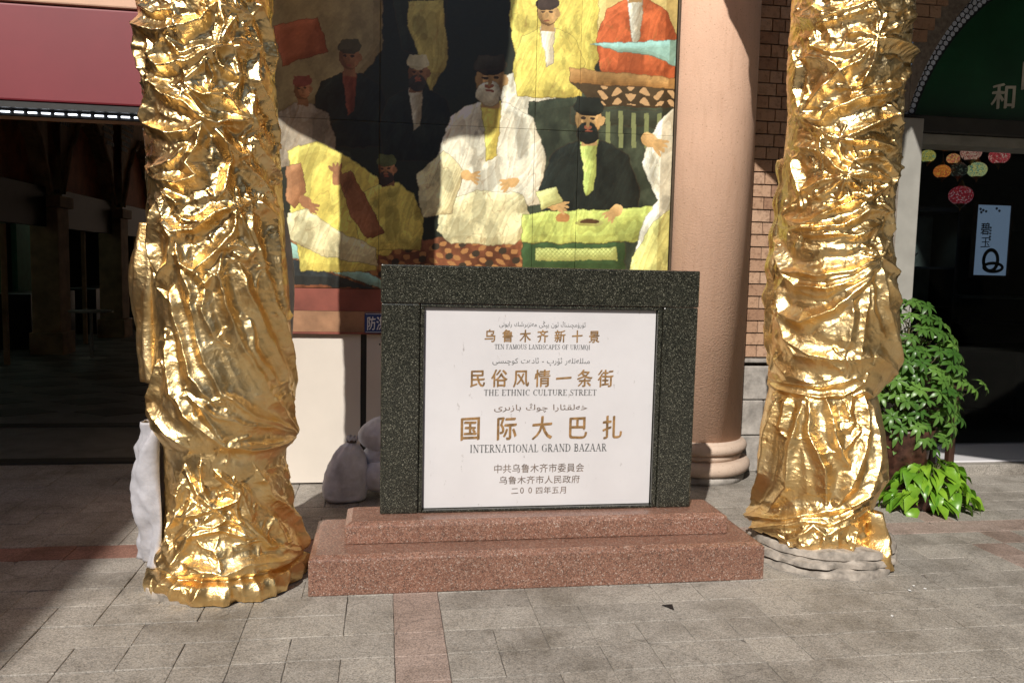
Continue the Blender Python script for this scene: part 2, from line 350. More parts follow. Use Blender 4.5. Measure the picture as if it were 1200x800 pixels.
for j in range(-4, 17):
    for i in range(-17, 32):
        if (i, j) in taken: continue
        x = X0 + (i + .5) * TS; y = Y0 + (j + .5) * .2; wd, dp, cx, cy = TS, .2, x, y
        m = tcol(i, j)
        if i == 0 and tcol(i, j + 1) == m and rt.random() < .5: dp = .4; cy += .1; taken.add((i, j + 1))
        elif m == 'grey_stone' and tcol(i + 1, j) == m and (i + 1, j) not in taken and rt.random() < .42: wd = 2 * TS; cx += TS / 2; taken.add((i + 1, j))
        elif m != 'grey_stone' and j == 7 and rt.random() < .6 and tcol(i + 1, j) == m: wd = 2 * TS; cx += TS / 2; taken.add((i + 1, j))
        cells.append((cx, cy, wd, dp, m))
def invis(c):
    cx, cy = c[0], c[1]
    d = np.array([cx, cy, -EYE]); wv = d @ CF
    if wv <= 0: return 1
    u = 600 + FPX * (d @ CR) / wv; v = 400 - FPX * (d @ CU) / wv
    hid = (-.3 < cx < 1.8 and 3.8 < cy < 4.2)
    return 0 if (-60 < u < 1260 and 440 < v < 840 and not hid) else 1
cells.sort(key=lambda c: (invis(c), math.hypot(c[0], c[1])))
tmesh = {}
stuff = {}
for n, (cx, cy, wd, dp, m) in enumerate(cells):
    var = rt.randrange(6); z = rt.uniform(-.0018, .0018); mb = tile_mesh(wd, dp, var)
    if n < 300:
        k = (round(wd, 3), round(dp, 3), var, m)
        if k not in tmesh: me = mb.mesh('paving_stone'); me.materials.append(M[m]); tmesh[k] = me
        o = obj('paving_stone', tmesh[k], None, pav, loc=(cx, cy, z)); o.rotation_euler = (rt.uniform(-.004, .004), rt.uniform(-.004, .004), 0)
    else:
        s = stuff.setdefault(m, MB()); b0 = len(s.v); s.v += [(a + cx, b + cy, c + z) for a, b, c in mb.v]; s.f += [tuple(b0 + i for i in f) for f in mb.f]
for m, s in stuff.items(): obj('paving_stones', s, M[m], pav, kind='stuff')
# floor steps and tiled floor inside the arcade
obj('arcade_kerb', MB().box(-6, -1.42, 6.285, 6.42, -.1, .012), M['dark_sign'], kind='structure', bevel=.004)
obj('arcade_landing', MB().box(-6, -1.42, 6.425, 7.62, -.1, .006), M['arcade_floor'], kind='structure')
obj('arcade_step', MB().box(-6, -1.42, 7.625, 7.76, -.1, .02), M['dark_sign'], kind='structure', bevel=.004)
af = obj('arcade_floor', MB().box(-6, -1.42, 7.765, 24, -.1, .006), M['arcade_floor'], kind='structure')
dm = MB(); dm.poly([(-.38, 0, 0), (0, -.25, 0), (.38, 0, 0), (0, .25, 0)][::-1], (0, 0, .004)); dme = dm.mesh('diamond_tile'); dme.materials.append(M['arcade_dark_floor'])
for j in range(13):
    for i in range(5):
        obj('diamond_tile', dme, None, af, loc=(-5.3 + i * .9 + (j % 2) * .45, 8.4 + j * .62, .0065))

# ------------------------------------------------------------------ lettering
_gc = {}
def glyph(ch):
    if ch not in _gc:
        c = bpy.data.curves.new('letters', 'FONT'); c.body = ch; c.resolution_u = 3
        o = bpy.data.objects.new('letters', c); COL.objects.link(o); bpy.context.view_layer.update()
        me = bpy.data.meshes.new_from_object(o.evaluated_get(bpy.context.evaluated_depsgraph_get()))
        V = np.array([v.co[:2] for v in me.vertices]) if len(me.vertices) else np.zeros((0, 2)); F = [tuple(p.vertices) for p in me.polygons]
        bpy.data.objects.remove(o); bpy.data.curves.remove(c); bpy.data.meshes.remove(me)
        _gc[ch] = (V, F)
    return _gc[ch]
ARF = {'ئ': (0xFE89, 0xFE8A, 0xFE8B, 0xFE8C), 'ۈ': (0xFBDB, 0xFBDC), 'ر': (0xFEAD, 0xFEAE), 'م': (0xFEE1, 0xFEE2, 0xFEE3, 0xFEE4), 'چ': (0xFB7A, 0xFB7B, 0xFB7C, 0xFB7D),
       'ى': (0xFEEF, 0xFEF0, 0xFBE8, 0xFBE9), 'ن': (0xFEE5, 0xFEE6, 0xFEE7, 0xFEE8), 'ڭ': (0xFBD3, 0xFBD4, 0xFBD5, 0xFBD6), 'و': (0xFEED, 0xFEEE), 'ې': (0xFBE4, 0xFBE5, 0xFBE6, 0xFBE7),
       'ە': (0xFEE9, 0xFEEA), 'ز': (0xFEAF, 0xFEB0), 'ل': (0xFEDD, 0xFEDE, 0xFEDF, 0xFEE0), 'ك': (0xFED9, 0xFEDA, 0xFEDB, 0xFEDC), 'ا': (0xFE8D, 0xFE8E), 'ي': (0xFEF1, 0xFEF2, 0xFEF3, 0xFEF4),
       'ت': (0xFE95, 0xFE96, 0xFE97, 0xFE98), 'ۆ': (0xFBD9, 0xFBDA), 'پ': (0xFB56, 0xFB57, 0xFB58, 0xFB59), 'د': (0xFEA9, 0xFEAA), 'س': (0xFEB1, 0xFEB2, 0xFEB3, 0xFEB4),
       'خ': (0xFEA5, 0xFEA6, 0xFEA7, 0xFEA8), 'ق': (0xFED5, 0xFED6, 0xFED7, 0xFED8), 'ب': (0xFE8F, 0xFE90, 0xFE91, 0xFE92)}
def shape_ar(s):
    out = []
    for i, c in enumerate(s):
        if c not in ARF: out.append(c); continue
        prev = i > 0 and s[i - 1] in ARF and len(ARF[s[i - 1]]) == 4; nxt = i < len(s) - 1 and s[i + 1] in ARF and len(ARF[c]) == 4
        f = ARF[c]; k = (3 if prev and nxt else 1 if prev else 2 if nxt else 0); out.append(chr(f[k]))
    return ''.join(out[::-1])
_adv = {}
def advance(ch):
    if ch not in _adv:
        def wd(s):
            c = bpy.data.curves.new('w', 'FONT'); c.body = s; o = bpy.data.objects.new('w', c); COL.objects.link(o); bpy.context.view_layer.update(); x = o.dimensions[0]; bpy.data.objects.remove(o); bpy.data.curves.remove(c); return x
        _adv[ch] = wd(ch + ch) - wd(ch)
    return _adv[ch]
# serif capitals as thick and thin strokes: (x0,y0,x1,y1,width) on a 1-high grid, serifs as (x,y) feet
TK, TN = .15, .06
def arcp(cx, cy, rx, ry, a0, a1, n=8): return [(cx + rx * math.cos(math.radians(a0 + (a1 - a0) * i / n)), cy + ry * math.sin(math.radians(a0 + (a1 - a0) * i / n))) for i in range(n + 1)]
SER = {'T': (.62, [([(.31, 0), (.31, 1)], TK), ([(0, .98), (.62, .98)], TN), ([(.02, .98), (.02, .8)], TN), ([(.6, .98), (.6, .8)], TN)], [(.31, 0)]),
 'E': (.58, [([(.14, 0), (.14, 1)], TK), ([(0, .98), (.54, .98)], TN), ([(0, .02), (.56, .02)], TN), ([(.14, .52), (.42, .52)], TN), ([(.54, .98), (.54, .82)], TN), ([(.56, .02), (.56, .2)], TN)], []),
 'N': (.76, [([(.12, 0), (.12, 1)], TN), ([(.1, 1), (.64, 0)], TK), ([(.64, 0), (.64, 1)], TN)], [(.12, 0), (.12, 1), (.64, 1)]),
 'F': (.54, [([(.14, 0), (.14, 1)], TK), ([(0, .98), (.52, .98)], TN), ([(.14, .52), (.4, .52)], TN), ([(.52, .98), (.52, .82)], TN)], [(.14, 0)]),
 'A': (.74, [([(.08, 0), (.36, 1)], TN), ([(.36, 1), (.64, 0)], TK), ([(.17, .34), (.54, .34)], TN)], [(.08, 0), (.64, 0)]),
 'M': (.92, [([(.12, 0), (.14, 1)], TN), ([(.14, 1), (.46, .05)], TK), ([(.46, .05), (.76, 1)], TN), ([(.78, 1), (.78, 0)], TK)], [(.12, 0), (.78, 0), (.12, 1), (.78, 1)]),
 'O': (.76, [(arcp(.37, .5, .3, .48, 40, 140), TN), (arcp(.37, .5, .3, .48, 140, 220), TK), (arcp(.37, .5, .3, .48, 220, 320), TN), (arcp(.37, .5, .3, .48, -40, 40), TK)], []),
 'U': (.74, [([(.13, 1), (.13, .3)], TK), (arcp(.36, .3, .23, .28, 180, 360), TN), ([(.6, .3), (.6, 1)], TN)], [(.13, 1), (.6, 1)]),
 'S': (.54, [(arcp(.27, .74, .2, .24, 40, 180, 6), TN), ([(.08, .72), (.16, .56), (.36, .44), (.45, .28)], TK), (arcp(.26, .26, .2, .24, 0, -150, 6), TN), ([(.46, .98), (.46, .76)], TN), ([(.05, .02), (.05, .26)], TN)], []),
 'L': (.56, [([(.14, 0), (.14, 1)], TK), ([(0, .02), (.52, .02)], TN), ([(.53, .02), (.53, .24)], TN)], [(.14, 1)]),
 'D': (.74, [([(.14, 0), (.14, 1)], TK), ([(0, .98), (.36, .98)], TN), ([(0, .02), (.36, .02)], TN), (arcp(.32, .5, .34, .47, 90, 50, 3), TN), (arcp(.32, .5, .34, .47, 50, -50), TK), (arcp(.32, .5, .34, .47, -50, -90, 3), TN)], []),
 'C': (.66, [(arcp(.37, .5, .3, .48, 50, 140, 5), TN), (arcp(.37, .5, .3, .48, 140, 220), TK), (arcp(.37, .5, .3, .48, 220, 310, 5), TN), ([(.58, 1), (.58, .72)], TN)], []),
 'P': (.58, [([(.14, 0), (.14, 1)], TK), ([(0, .98), (.3, .98)], TN), (arcp(.28, .74, .22, .23, 90, 40, 3), TN), (arcp(.28, .74, .22, .23, 40, -40, 4), TK), (arcp(.28, .74, .22, .23, -40, -90, 3), TN), ([(.28, .5), (.14, .5)], TN)], [(.14, 0)]),
 'R': (.68, [([(.14, 0), (.14, 1)], TK), ([(0, .98), (.3, .98)], TN), (arcp(.28, .75, .22, .23, 90, -90, 6), TK * .7), ([(.28, .51), (.14, .51)], TN), ([(.3, .5), (.6, .02)], TK)], [(.14, 0), (.62, 0)]),
 'Q': (.76, [(arcp(.37, .5, .3, .48, 40, 140), TN), (arcp(.37, .5, .3, .48, 140, 220), TK), (arcp(.37, .5, .3, .48, 220, 320), TN), (arcp(.37, .5, .3, .48, -40, 40), TK), ([(.38, .06), (.66, -.2)], TK * .7)], []),
 'I': (.36, [([(.17, 0), (.17, 1)], TK)], [(.17, 0), (.17, 1)]),
 'H': (.78, [([(.15, 0), (.15, 1)], TK), ([(.61, 0), (.61, 1)], TK), ([(.15, .52), (.61, .52)], TN)], [(.15, 0), (.15, 1), (.61, 0), (.61, 1)]),
 'G': (.74, [(arcp(.37, .5, .3, .48, 50, 140, 5), TN), (arcp(.37, .5, .3, .48, 140, 220), TK), (arcp(.37, .5, .3, .48, 220, 310, 5), TN), ([(.58, 1), (.58, .74)], TN), ([(.6, .05), (.6, .45)], TK)], [(.6, .45)]),
 'B': (.62, [([(.14, 0), (.14, 1)], TK), ([(0, .98), (.3, .98)], TN), ([(0, .02), (.3, .02)], TN), (arcp(.28, .76, .2, .22, 90, -90, 6), TK * .75), (arcp(.28, .27, .26, .25, 90, -90, 6), TK * .75), ([(.28, .53), (.14, .53)], TN)], []),
 'Z': (.62, [([(.04, .98), (.56, .98)], TN), ([(.54, .98), (.06, .02)], TK), ([(.04, .02), (.58, .02)], TN), ([(.05, .98), (.05, .78)], TN), ([(.58, .02), (.58, .22)], TN)], [])}
def serif_geo(text, tr=.09):
    V = []; F = []; x = 0
    for ch in text:
        if ch == ' ': x += .42; continue
        wd, st, feet = SER[ch]; st = list(st) + [([(fx - .12, .02 if fy == 0 else .98 if fy == 1 else fy), (fx + .12, .02 if fy == 0 else .98 if fy == 1 else fy)], TN) for fx, fy in feet]
        for pts, w_ in st:
            for (a, b) in zip(pts[:-1], pts[1:]):
                dx, dy = b[0] - a[0], b[1] - a[1]; L = math.hypot(dx, dy) or 1; nx, ny = -dy / L * w_ / 2, dx / L * w_ / 2; k = len(V)
                V += [(x + a[0] + nx, a[1] + ny), (x + b[0] + nx, b[1] + ny), (x + b[0] - nx, b[1] - ny), (x + a[0] - nx, a[1] - ny)]; F.append((k + 3, k + 2, k + 1, k))
        x += wd + tr
    return np.array(V), F
def line_geo(kind, text, sq=1.0):
    if kind == 'serif': return serif_geo(text)
    V = []; F = []; x = 0
    if kind == 'ar': text = shape_ar(text)
    for ch in text:
        if ch == ' ': x += .35; continue
        g, f = glyph(ch)
        if kind == 'cjk':
            cw = 1.0; g = g.copy()
            if ch in '0': g = g * [1.05, 1.12] + [.12, .03]
            g[:, 1] += .075 * (g[:, 0] - .45) + .02 * np.sin(g[:, 0] * 6.3)      # brush-like rise to the right
            cw = 1.0 * sq
        else: cw = advance(ch)
        k = len(V); V += [(x + a, b) for a, b in g]; F += [tuple(k + i for i in q) for q in f]; x += cw
    return np.array(V), F
def text_on(name, kind, text, box, Y, mat, parent, sq=1.0, thick=.0012, bold=0):
    """fit the line into a rectangle (u0,v0,u1,v1 of the photograph) standing on the plane y=Y"""
    V, F = line_geo(kind, text, sq); lo = V.min(0); hi = V.max(0)
    A = atY(box[0], box[3], Y); B = atY(box[2], box[3], Y); T = atY((box[0] + box[2]) / 2, box[1], Y); Bt = atY((box[0] + box[2]) / 2, box[3], Y)
    if kind == 'cjk' and name in ('chinese_line', 'sign_lettering', 'characters', 'brushed_characters') and box[3] - box[1] > 12:
        x = 0; rows = []
        for ch in text:
            v, f = line_geo('cjk', ch, sq); rows.append((v + [x, 0], f)); x += sq
        W = B[0] - A[0]; H = T[2] - Bt[2]
        for v, f in rows:
            PP = []; FF = []
            for q_, (ex, ey) in enumerate(((0, 0), (.011, .009), (-.011, -.009), (.021, .015), (-.019, -.013))):      # stroke weight built up from shifted copies
                k_ = len(PP); PP += [(A[0] + (a + ex - lo[0]) / (hi[0] - lo[0]) * W, Y - .0016 * q_ * .1, Bt[2] + (b + ey - lo[1]) / (hi[1] - lo[1]) * H) for a, b in v]; FF += [tuple(k_ + i for i in g_) for g_ in f]
            me = bpy.data.meshes.new('character'); me.from_pydata(PP, [], FF); me.update()
            o = obj('character', me, mat, parent); s = o.modifiers.new('thickness', 'SOLIDIFY'); s.thickness = thick; s.offset = 0
        return
    W = B[0] - A[0]; H = T[2] - Bt[2]; X = A[0] + (V[:, 0] - lo[0]) / (hi[0] - lo[0]) * W; Z = Bt[2] + (V[:, 1] - lo[1]) / (hi[1] - lo[1]) * H
    me = bpy.data.meshes.new(name); P = [(X[i], Y, Z[i]) for i in range(len(X))]
    me.from_pydata(P, [], F); me.update(); o = obj(name, me, mat, parent)
    s = o.modifiers.new('thickness', 'SOLIDIFY'); s.thickness = thick; s.offset = 0
    return o

# ------------------------------------------------------------------ the monument
mon = thing('stone_monument', 'black granite frame holding a white inscribed marble plaque on two red granite steps', 'monument', (.78, 3.95, 0))
def taper_box(x0, x1, y0, y1, z0, z1, ins, side=0):
    mb = MB(); mb.v += [(x0, y0, z0), (x1, y0, z0), (x1, y1, z0), (x0, y1, z0), (x0, y0, z1 - .016), (x1, y0, z1 - .016), (x1, y1, z1 - .016), (x0, y1, z1 - .016), (x0 + ins, y0 + ins, z1), (x1 - ins, y0 + ins, z1), (x1 - ins, y1 - ins, z1), (x0 + ins, y1 - ins, z1)]
    mb.f += [(0, 3, 2, 1), (0, 1, 5, 4), (1, 2, 6, 5), (2, 3, 7, 6), (3, 0, 4, 7), (4, 5, 9, 8), (5, 6, 10, 9), (6, 7, 11, 10), (7, 4, 8, 11), (8, 9, 10, 11)]
    return mb
obj('lower_step', taper_box(-.33, 1.853, 3.655, 4.24, 0, .183, .03), M['pink_granite'], mon, bevel=.006)
obj('upper_step', taper_box(-.176, 1.722, 3.808, 4.10, .184, .287, .03), M['pink_granite'], mon, bevel=.006)
obj('lintel', MB().box(-.018, 1.572, 3.935, 4.045, 1.318, 1.502), M['black_granite'], mon, bevel=.007)
obj('frame_post', MB().box(-.015, .168, 3.935, 4.045, .288, 1.316), M['black_granite'], mon, bevel=.007)
obj('frame_post', MB().box(1.388, 1.569, 3.935, 4.045, .288, 1.316), M['black_granite'], mon, bevel=.007)
obj('inner_trim', MB().box(.172, .190, 3.942, 3.99, .289, 1.300), M['black_granite'], mon, bevel=.004)
obj('inner_trim', MB().box(1.361, 1.385, 3.942, 3.99, .289, 1.300), M['black_granite'], mon, bevel=.004)
obj('inner_trim', MB().box(.172, 1.385, 3.943, 3.99, 1.301, 1.315), M['black_granite'], mon, bevel=.004)
obj('sill_trim', MB().box(.191, 1.360, 3.938, 3.99, .289, .302), M['black_granite'], mon, bevel=.004)
obj('back_slab', MB().box(.17, 1.386, 3.992, 4.04, .288, 1.316), M['black_granite'], mon)
pq = obj('plaque', MB().box(.193, 1.358, 3.966, 3.99, .304, 1.298), M['plaque'], mon, bevel=.002)
YP = 3.9655
for nm, kd, tx, bx, mt, sq in [
    ('script_line', 'ar', 'ئۈرۈمچىنىڭ ئون يېڭى مەنزىرىلىك رايونى', (585, 376, 686, 385), 'grey_letter', 1),
    ('chinese_line', 'cjk', '乌鲁木齐新十景', (568, 386.5, 702, 401), 'gold_letter', 1.5),
    ('english_line', 'serif', 'TEN FAMOUS LANDSCAPES OF URUMQI', (579.6, 403.5, 691, 410.5), 'grey_letter', 1),
    ('script_line', 'ar', 'مىللەتلەر ئۆرپ - ئادەت كوچىسى', (577, 419, 691, 428.5), 'grey_letter', 1),
    ('chinese_line', 'cjk', '民俗风情一条街', (551, 433, 718, 453.5), 'gold_letter', 1.3),
    ('english_line', 'serif', 'THE ETHNIC CULTURE STREET', (567, 456, 699, 463.5), 'grey_letter', 1),
    ('script_line', 'ar', 'خەلقئارا چوڭ بازىرى', (579, 472.5, 688, 483), 'brown_letter', 1),
    ('chinese_line', 'cjk', '国际大巴扎', (540, 487.5, 728, 515), 'gold_letter', 1.65),
    ('english_line', 'serif', 'INTERNATIONAL GRAND BAZAAR', (551, 520, 711, 529.5), 'grey_letter', 1),
    ('chinese_line', 'cjk', '中共乌鲁木齐市委員会', (579, 543, 684, 553.5), 'brown_letter', 1.02),
    ('chinese_line', 'cjk', '乌鲁木齐市人民政府', (585, 557, 679, 566.5), 'brown_letter', 1.02),
    ('date_line', 'cjk', '二00四年五月', (599, 570, 663, 578.5), 'brown_letter', 1.05)]:
    text_on(nm, kd, tx, bx, YP, M[mt], pq, sq)

# ------------------------------------------------------------------ gold wrapped columns
def cyl_hit(u, v, c, R):
    d = ray(u, v); a = d[0] ** 2 + d[1] ** 2; b = -2 * (d[0] * c[0] + d[1] * c[1]); cc = c[0] ** 2 + c[1] ** 2 - R * R; D = b * b - 4 * a * cc
    t = (-b - math.sqrt(D)) / (2 * a) if D > 0 else -b / (2 * a)
    x, y, z = d * t; z += EYE; f = math.atan2(-c[0], -c[1])      # direction towards the viewer
    th = math.atan2(x - c[0], y - c[1]) - f; th = (th + math.pi) % (2 * math.pi) - math.pi
    return -th, z
def side(u, v, c):
    d = ray(u, v); L = math.hypot(d[0], d[1]); dist = abs(c[0] * d[1] - c[1] * d[0]) / L; t = (c[0] * d[0] + c[1] * d[1]) / L ** 2
    return EYE + t * d[2], dist
def profile(pts, c):
    P = sorted(side(u, v, c) for u, v in pts); return np.array([p[0] for p in P]), np.array([p[1] for p in P])
def relief(TH, Z, lines, amp_fn, R0=.31, seed=0.0, extra=None):
    S = TH * R0; h = np.zeros_like(S)
    ws = S + .018 * (fbm(S * 16 + seed, Z * 16) - .5) ; wz = Z + .018 * (fbm(S * 16 + 40 + seed, Z * 16 + 7) - .5)
    hp = np.zeros_like(h); hn = np.zeros_like(h); hs = np.zeros_like(h)
    for (pts, A, W) in lines:
        P = np.array(pts); n = len(P) - 1; best = np.full(S.shape, 9.0); tt = np.zeros_like(S)
        x0, x1 = P[:, 0].min() - 5 * W, P[:, 0].max() + 5 * W; z0, z1 = P[:, 1].min() - 5 * W, P[:, 1].max() + 5 * W
        msk = (S > x0) & (S < x1) & (Z > z0) & (Z < z1)
        if not msk.any(): continue
        s_ = ws[msk]; z_ = wz[msk]; b = np.full(s_.shape, 9.0); t_ = np.zeros_like(s_)
        for i in range(n):
            a = P[i]; d = P[i + 1] - a; L2 = (d @ d) + 1e-12; q = np.clip(((s_ - a[0]) * d[0] + (z_ - a[1]) * d[1]) / L2, 0, 1)
            dd = np.hypot(s_ - a[0] - q * d[0], z_ - a[1] - q * d[1]); up = dd < b; b[up] = dd[up]; t_[up] = ((i + q) / n)[up]
        env = np.clip(np.minimum(t_, 1 - t_) * 5 + .35, 0, 1)
        Wl = W * (.75 + .5 * vn(t_ * 4 + seed, s_ * 0 + A * 900))
        hp[msk] = np.maximum(hp[msk], A * env * np.exp(-np.sqrt((b / Wl) ** 2 + .02) * 1.15)); hn[msk] = np.minimum(hn[msk], -.30 * A * env * np.exp(-((b - 2.2 * Wl) / (1.2 * Wl)) ** 2))
        hs[msk] += .25 * A * env * np.exp(-b / Wl)
    h = hp + hn + np.minimum(hs, .016)
    # random crumple: folded noise whose creases run at many angles
    a = amp_fn(Z) * .85
    wx = S + .06 * (fbm(S * 7 + seed, Z * 7, 3) - .5); wzz = Z + .06 * (fbm(S * 7 + 31, Z * 7 + seed, 3) - .5)
    n1 = np.abs(vn(wx * 8 + wzz * 4 + seed, wzz * 9) - .5) * 2; n2 = np.abs(vn(wx * 24 - wzz * 10, wzz * 24 + seed) - .5) * 2; n3 = np.abs(vn(wx * 55 + wzz * 30, wzz * 50 + seed) - .5) * 2
    h += a * (.013 * (.5 - n1) + .006 * (.5 - n2) + .0022 * (.5 - n3))
    return h
def conv(L, ox, oy, sc, c, R, A, W):
    out = []
    for ln in L:
        a, w_ = A, W
        if isinstance(ln, tuple): ln, k = ln; a = A * k; w_ = W * (.7 + .3 * k)
        P = [cyl_hit(ox + x * sc, oy + y * sc, c, R) for x, y in ln]; out.append(([(t * .31, z) for t, z in P], a, w_))
    rr_ = random.Random(int(A * 1e5) + len(out))
    for (P_, a, w_) in list(out):                       # small creases fan out of the places where the foil is pinched
        for e in (P_[0], P_[-1]):
            for _ in range(3):
                g = rr_.uniform(0, 2 * math.pi); L_ = rr_.uniform(.04, .11); b_ = rr_.uniform(-.5, .5); m_ = (e[0] + math.cos(g) * L_ * .5, e[1] + math.sin(g) * L_ * .5)
                out.append(([e, m_, (m_[0] + math.cos(g + b_) * L_ * .5, m_[1] + math.sin(g + b_) * L_ * .5)], a * rr_.uniform(.3, .5), w_ * .5))
    return out
def drape(name, c, zt, zb, PL, PR, lines, amp, parent, mat, nth, nz, dr=0, front=0, seed=0., th_rng=None, power=1.0, flare=None, hemjag=.0):
    f = math.atan2(-c[0], -c[1])
    if th_rng: th = np.linspace(th_rng[0], th_rng[1], nth); closed = False
    else:
        nb = nth // 6; th = np.concatenate([np.linspace(-1.95, 1.95, nth), np.linspace(1.95, 2 * math.pi - 1.95, nb)[1:-1]]); closed = True
    thw = (th + math.pi) % (2 * math.pi) - math.pi
    top = zt(thw) if callable(zt) else np.full_like(th, zt); bot = zb(thw) if callable(zb) else np.full_like(th, zb)
    t = np.linspace(0, 1, nz)[:, None] ** power; Z = top[None, :] * (1 - t) + bot[None, :] * t; TH = np.broadcast_to(thw[None, :], Z.shape)
    rl = np.interp(Z, *PL); rr = np.interp(Z, *PR); q = .5 + .5 * np.sin(np.clip(TH, -math.pi / 2, math.pi / 2)); q = np.where(np.abs(TH) > math.pi / 2, .5 + .5 * np.sin(TH), q)
    R = rl * (1 - q) + rr * q; h = relief(TH, Z, lines, amp, seed=seed)
    R = R + dr - .011 + h + front * np.cos(TH).clip(0)
    if flare: R = R + flare(TH, Z)
    a = f - TH
    P = np.stack([c[0] + R * np.sin(a), c[1] + R * np.cos(a), Z], -1)
    return obj(name, gridmesh(name, P, closed), mat, parent)

LC = (-.775, 3.93); RC = (2.335, 4.0)
L1 = [([(20,90),(120,130),(200,120),(290,80),(315,35)],1.5),[(360,20),(375,100),(350,170),(310,220),(240,300),(215,330)],[(360,20),(430,40),(500,70)],([(410,180),(330,190),(230,240),(130,260),(90,230)],1.3),[(410,180),(480,190),(520,180)],[(150,130),(110,200),(90,230)],([(215,330),(290,370),(370,370),(440,430),(485,490)],1.3),([(85,310),(150,370),(230,400),(290,460),(350,480),(440,470),(500,460)],1.4),[(215,330),(290,440),(330,480)],[(60,480),(150,520),(230,510),(300,470)],([(290,470),(270,570),(230,640),(270,690),(200,720),(80,690)],1.3),([(340,500),(390,570),(440,610),(480,600)],1.3),[(360,480),(380,560),(400,630),(380,740),(340,780)],[(300,220),(330,300),(310,360)],[(420,220),(430,330),(380,400)],[(500,0),(540,60),(570,160),(580,280)],[(515,180),(510,320),(560,420),(585,560)],[(500,350),(480,450),(510,520)],[(490,530),(520,600),(590,700)],[(430,620),(520,720),(560,800)],[(230,560),(170,630),(80,670)],[(100,300),(70,400),(60,480)],[(150,140),(210,210),(330,180)],[(60,20),(110,60),(180,40)],[(180,60),(200,110)],[(360,170),(400,90),(430,60)],[(60,90),(45,200),(60,300)],[(330,190),(360,260),(420,300)],[(120,740),(180,780),(200,800)]]
L2 = [([(130,90),(180,140),(260,130),(340,60),(420,40)],1.3),([(420,40),(400,140),(330,220),(260,290),(210,260),(190,160)],1.4),[(420,40),(450,130),(480,200),(450,250),(400,220)],([(100,350),(160,260),(180,160),(130,90)],1.3),[(370,200),(420,190),(480,240)],[(550,30),(560,200),(565,350),(580,480)],[(100,20),(80,180),(100,300)],[(480,60),(470,130),(520,280)],[(260,290),(300,340),(340,300)],[(500,20),(560,90)],[(200,90),(300,100)]]
L2b = [([(370,200),(350,300),(380,420),(430,560),(500,700),(540,800)],1.2),([(430,250),(470,400),(530,560),(600,760)],1.2),[(170,210),(240,380),(260,520),(300,650),(380,800)],([(150,370),(190,520),(240,700),(330,800)],1.1),([(520,280),(555,420),(600,600),(640,780)],1.2),[(100,640),(70,800)],[(120,560),(150,700),(180,800)],[(300,360),(290,450),(340,560)],[(470,480),(480,600),(560,740)]]
L3 = [[(60,30),(120,130),(210,200)],([(200,0),(300,80),(400,110),(480,120),(560,145)],.9),([(330,0),(430,80),(560,145)],1.1),([(470,0),(520,80),(560,145)],1.1),([(160,0),(200,80),(300,160),(340,190),(440,180),(560,145)],.9),[(350,185),(420,200),(560,150)],[(240,30),(340,180)],[(530,0),(560,145)]]
L3c = [([(180,260),(240,350),(300,400),(370,370),(390,330)],1.3),[(300,400),(340,430),(440,500)],([(300,400),(240,420),(150,440),(100,500)],1.2),([(300,270),(390,350),(420,440)],1.1),([(440,260),(480,360),(540,440),(600,560)],1.2),([(350,420),(300,470),(230,460),(150,520)],1.1),[(160,330),(140,430)],([(100,540),(160,590),(220,480),(300,410)],1.1),[(550,300),(530,420),(560,520),(550,620)],[(250,240),(250,330),(300,400)],[(400,440),(460,520),(500,540)],[(360,330),(370,400),(400,520)],[(480,430),(500,520)],[(200,500),(320,480),(420,500)],[(210,380),(180,470)]]
L3f = [([(160,600),(330,630),(420,590),(560,560)],1.2),[(300,560),(330,630)],([(60,600),(160,640),(280,620)],1.1),[(60,640),(180,690)],[(270,620),(220,740)],[(430,600),(440,740)],[(530,600),(510,700)],[(160,650),(130,740)],[(350,640),(350,750)],[(390,640),(395,740)],[(480,610),(480,720)],[(110,640),(80,700)],[(560,590),(560,680)]]
R4 = [([(130,60),(210,80),(290,60),(380,30),(440,0)],1.2),[(210,100),(300,80),(420,40),(520,60),(570,30)],[(205,120),(200,180),(290,210),(370,200),(450,155)],[(450,155),(480,90),(490,40)],([(450,155),(530,170),(595,220)],1.6),[(450,155),(540,100),(600,60)],[(450,155),(400,130),(340,140)],([(450,155),(440,240),(400,330),(360,350)],1.2),([(450,155),(390,240),(330,270),(240,350),(160,440)],1.2),([(160,230),(240,230),(300,250),(350,340)],1.2),[(155,440),(130,350),(150,270),(130,180)],[(155,440),(180,360)],([(150,460),(240,470),(300,420),(400,380),(490,370),(560,330)],1.7),[(330,400),(420,350),(530,350),(590,250)],[(150,460),(220,500),(310,550)],([(310,550),(400,510),(480,470),(560,440)],1.3),([(310,550),(440,550),(550,590)],1.4),[(310,550),(330,620),(400,660),(480,700)],([(240,520),(240,590),(290,640),(340,690)],1.3),[(340,690),(250,700),(150,760)],([(340,690),(450,670),(520,710)],1.3),[(340,690),(300,780)],[(120,620),(160,760)],[(150,580),(230,590)],([(380,620),(480,610),(540,700)],1.3),[(520,720),(450,760),(380,790)],[(520,720),(560,640)],[(340,690),(280,730),(210,780)],[(340,690),(400,740)],[(440,0),(460,60),(450,150)],[(200,20),(240,50),(330,30)],[(500,400),(560,500)]]
R5 = [([(160,80),(240,110),(340,60),(430,20),(500,0)],1.4),([(180,130),(300,120),(400,110),(500,50),(580,60)],1.4),[(230,150),(330,150),(440,150),(560,110)],([(140,180),(180,290),(300,310),(420,290),(530,240)],1.6),([(150,250),(220,350),(330,360),(450,320),(520,270)],1.5),([(150,360),(170,460),(240,490),(350,440),(420,380),(530,270)],1.4),[(440,300),(320,330)],[(530,240),(600,300)],[(530,240),(580,170)],([(530,250),(540,420),(560,560),(600,680)],1.2),[(110,260),(120,420),(100,520),(110,620)],[(540,20),(590,60),(600,150)]]
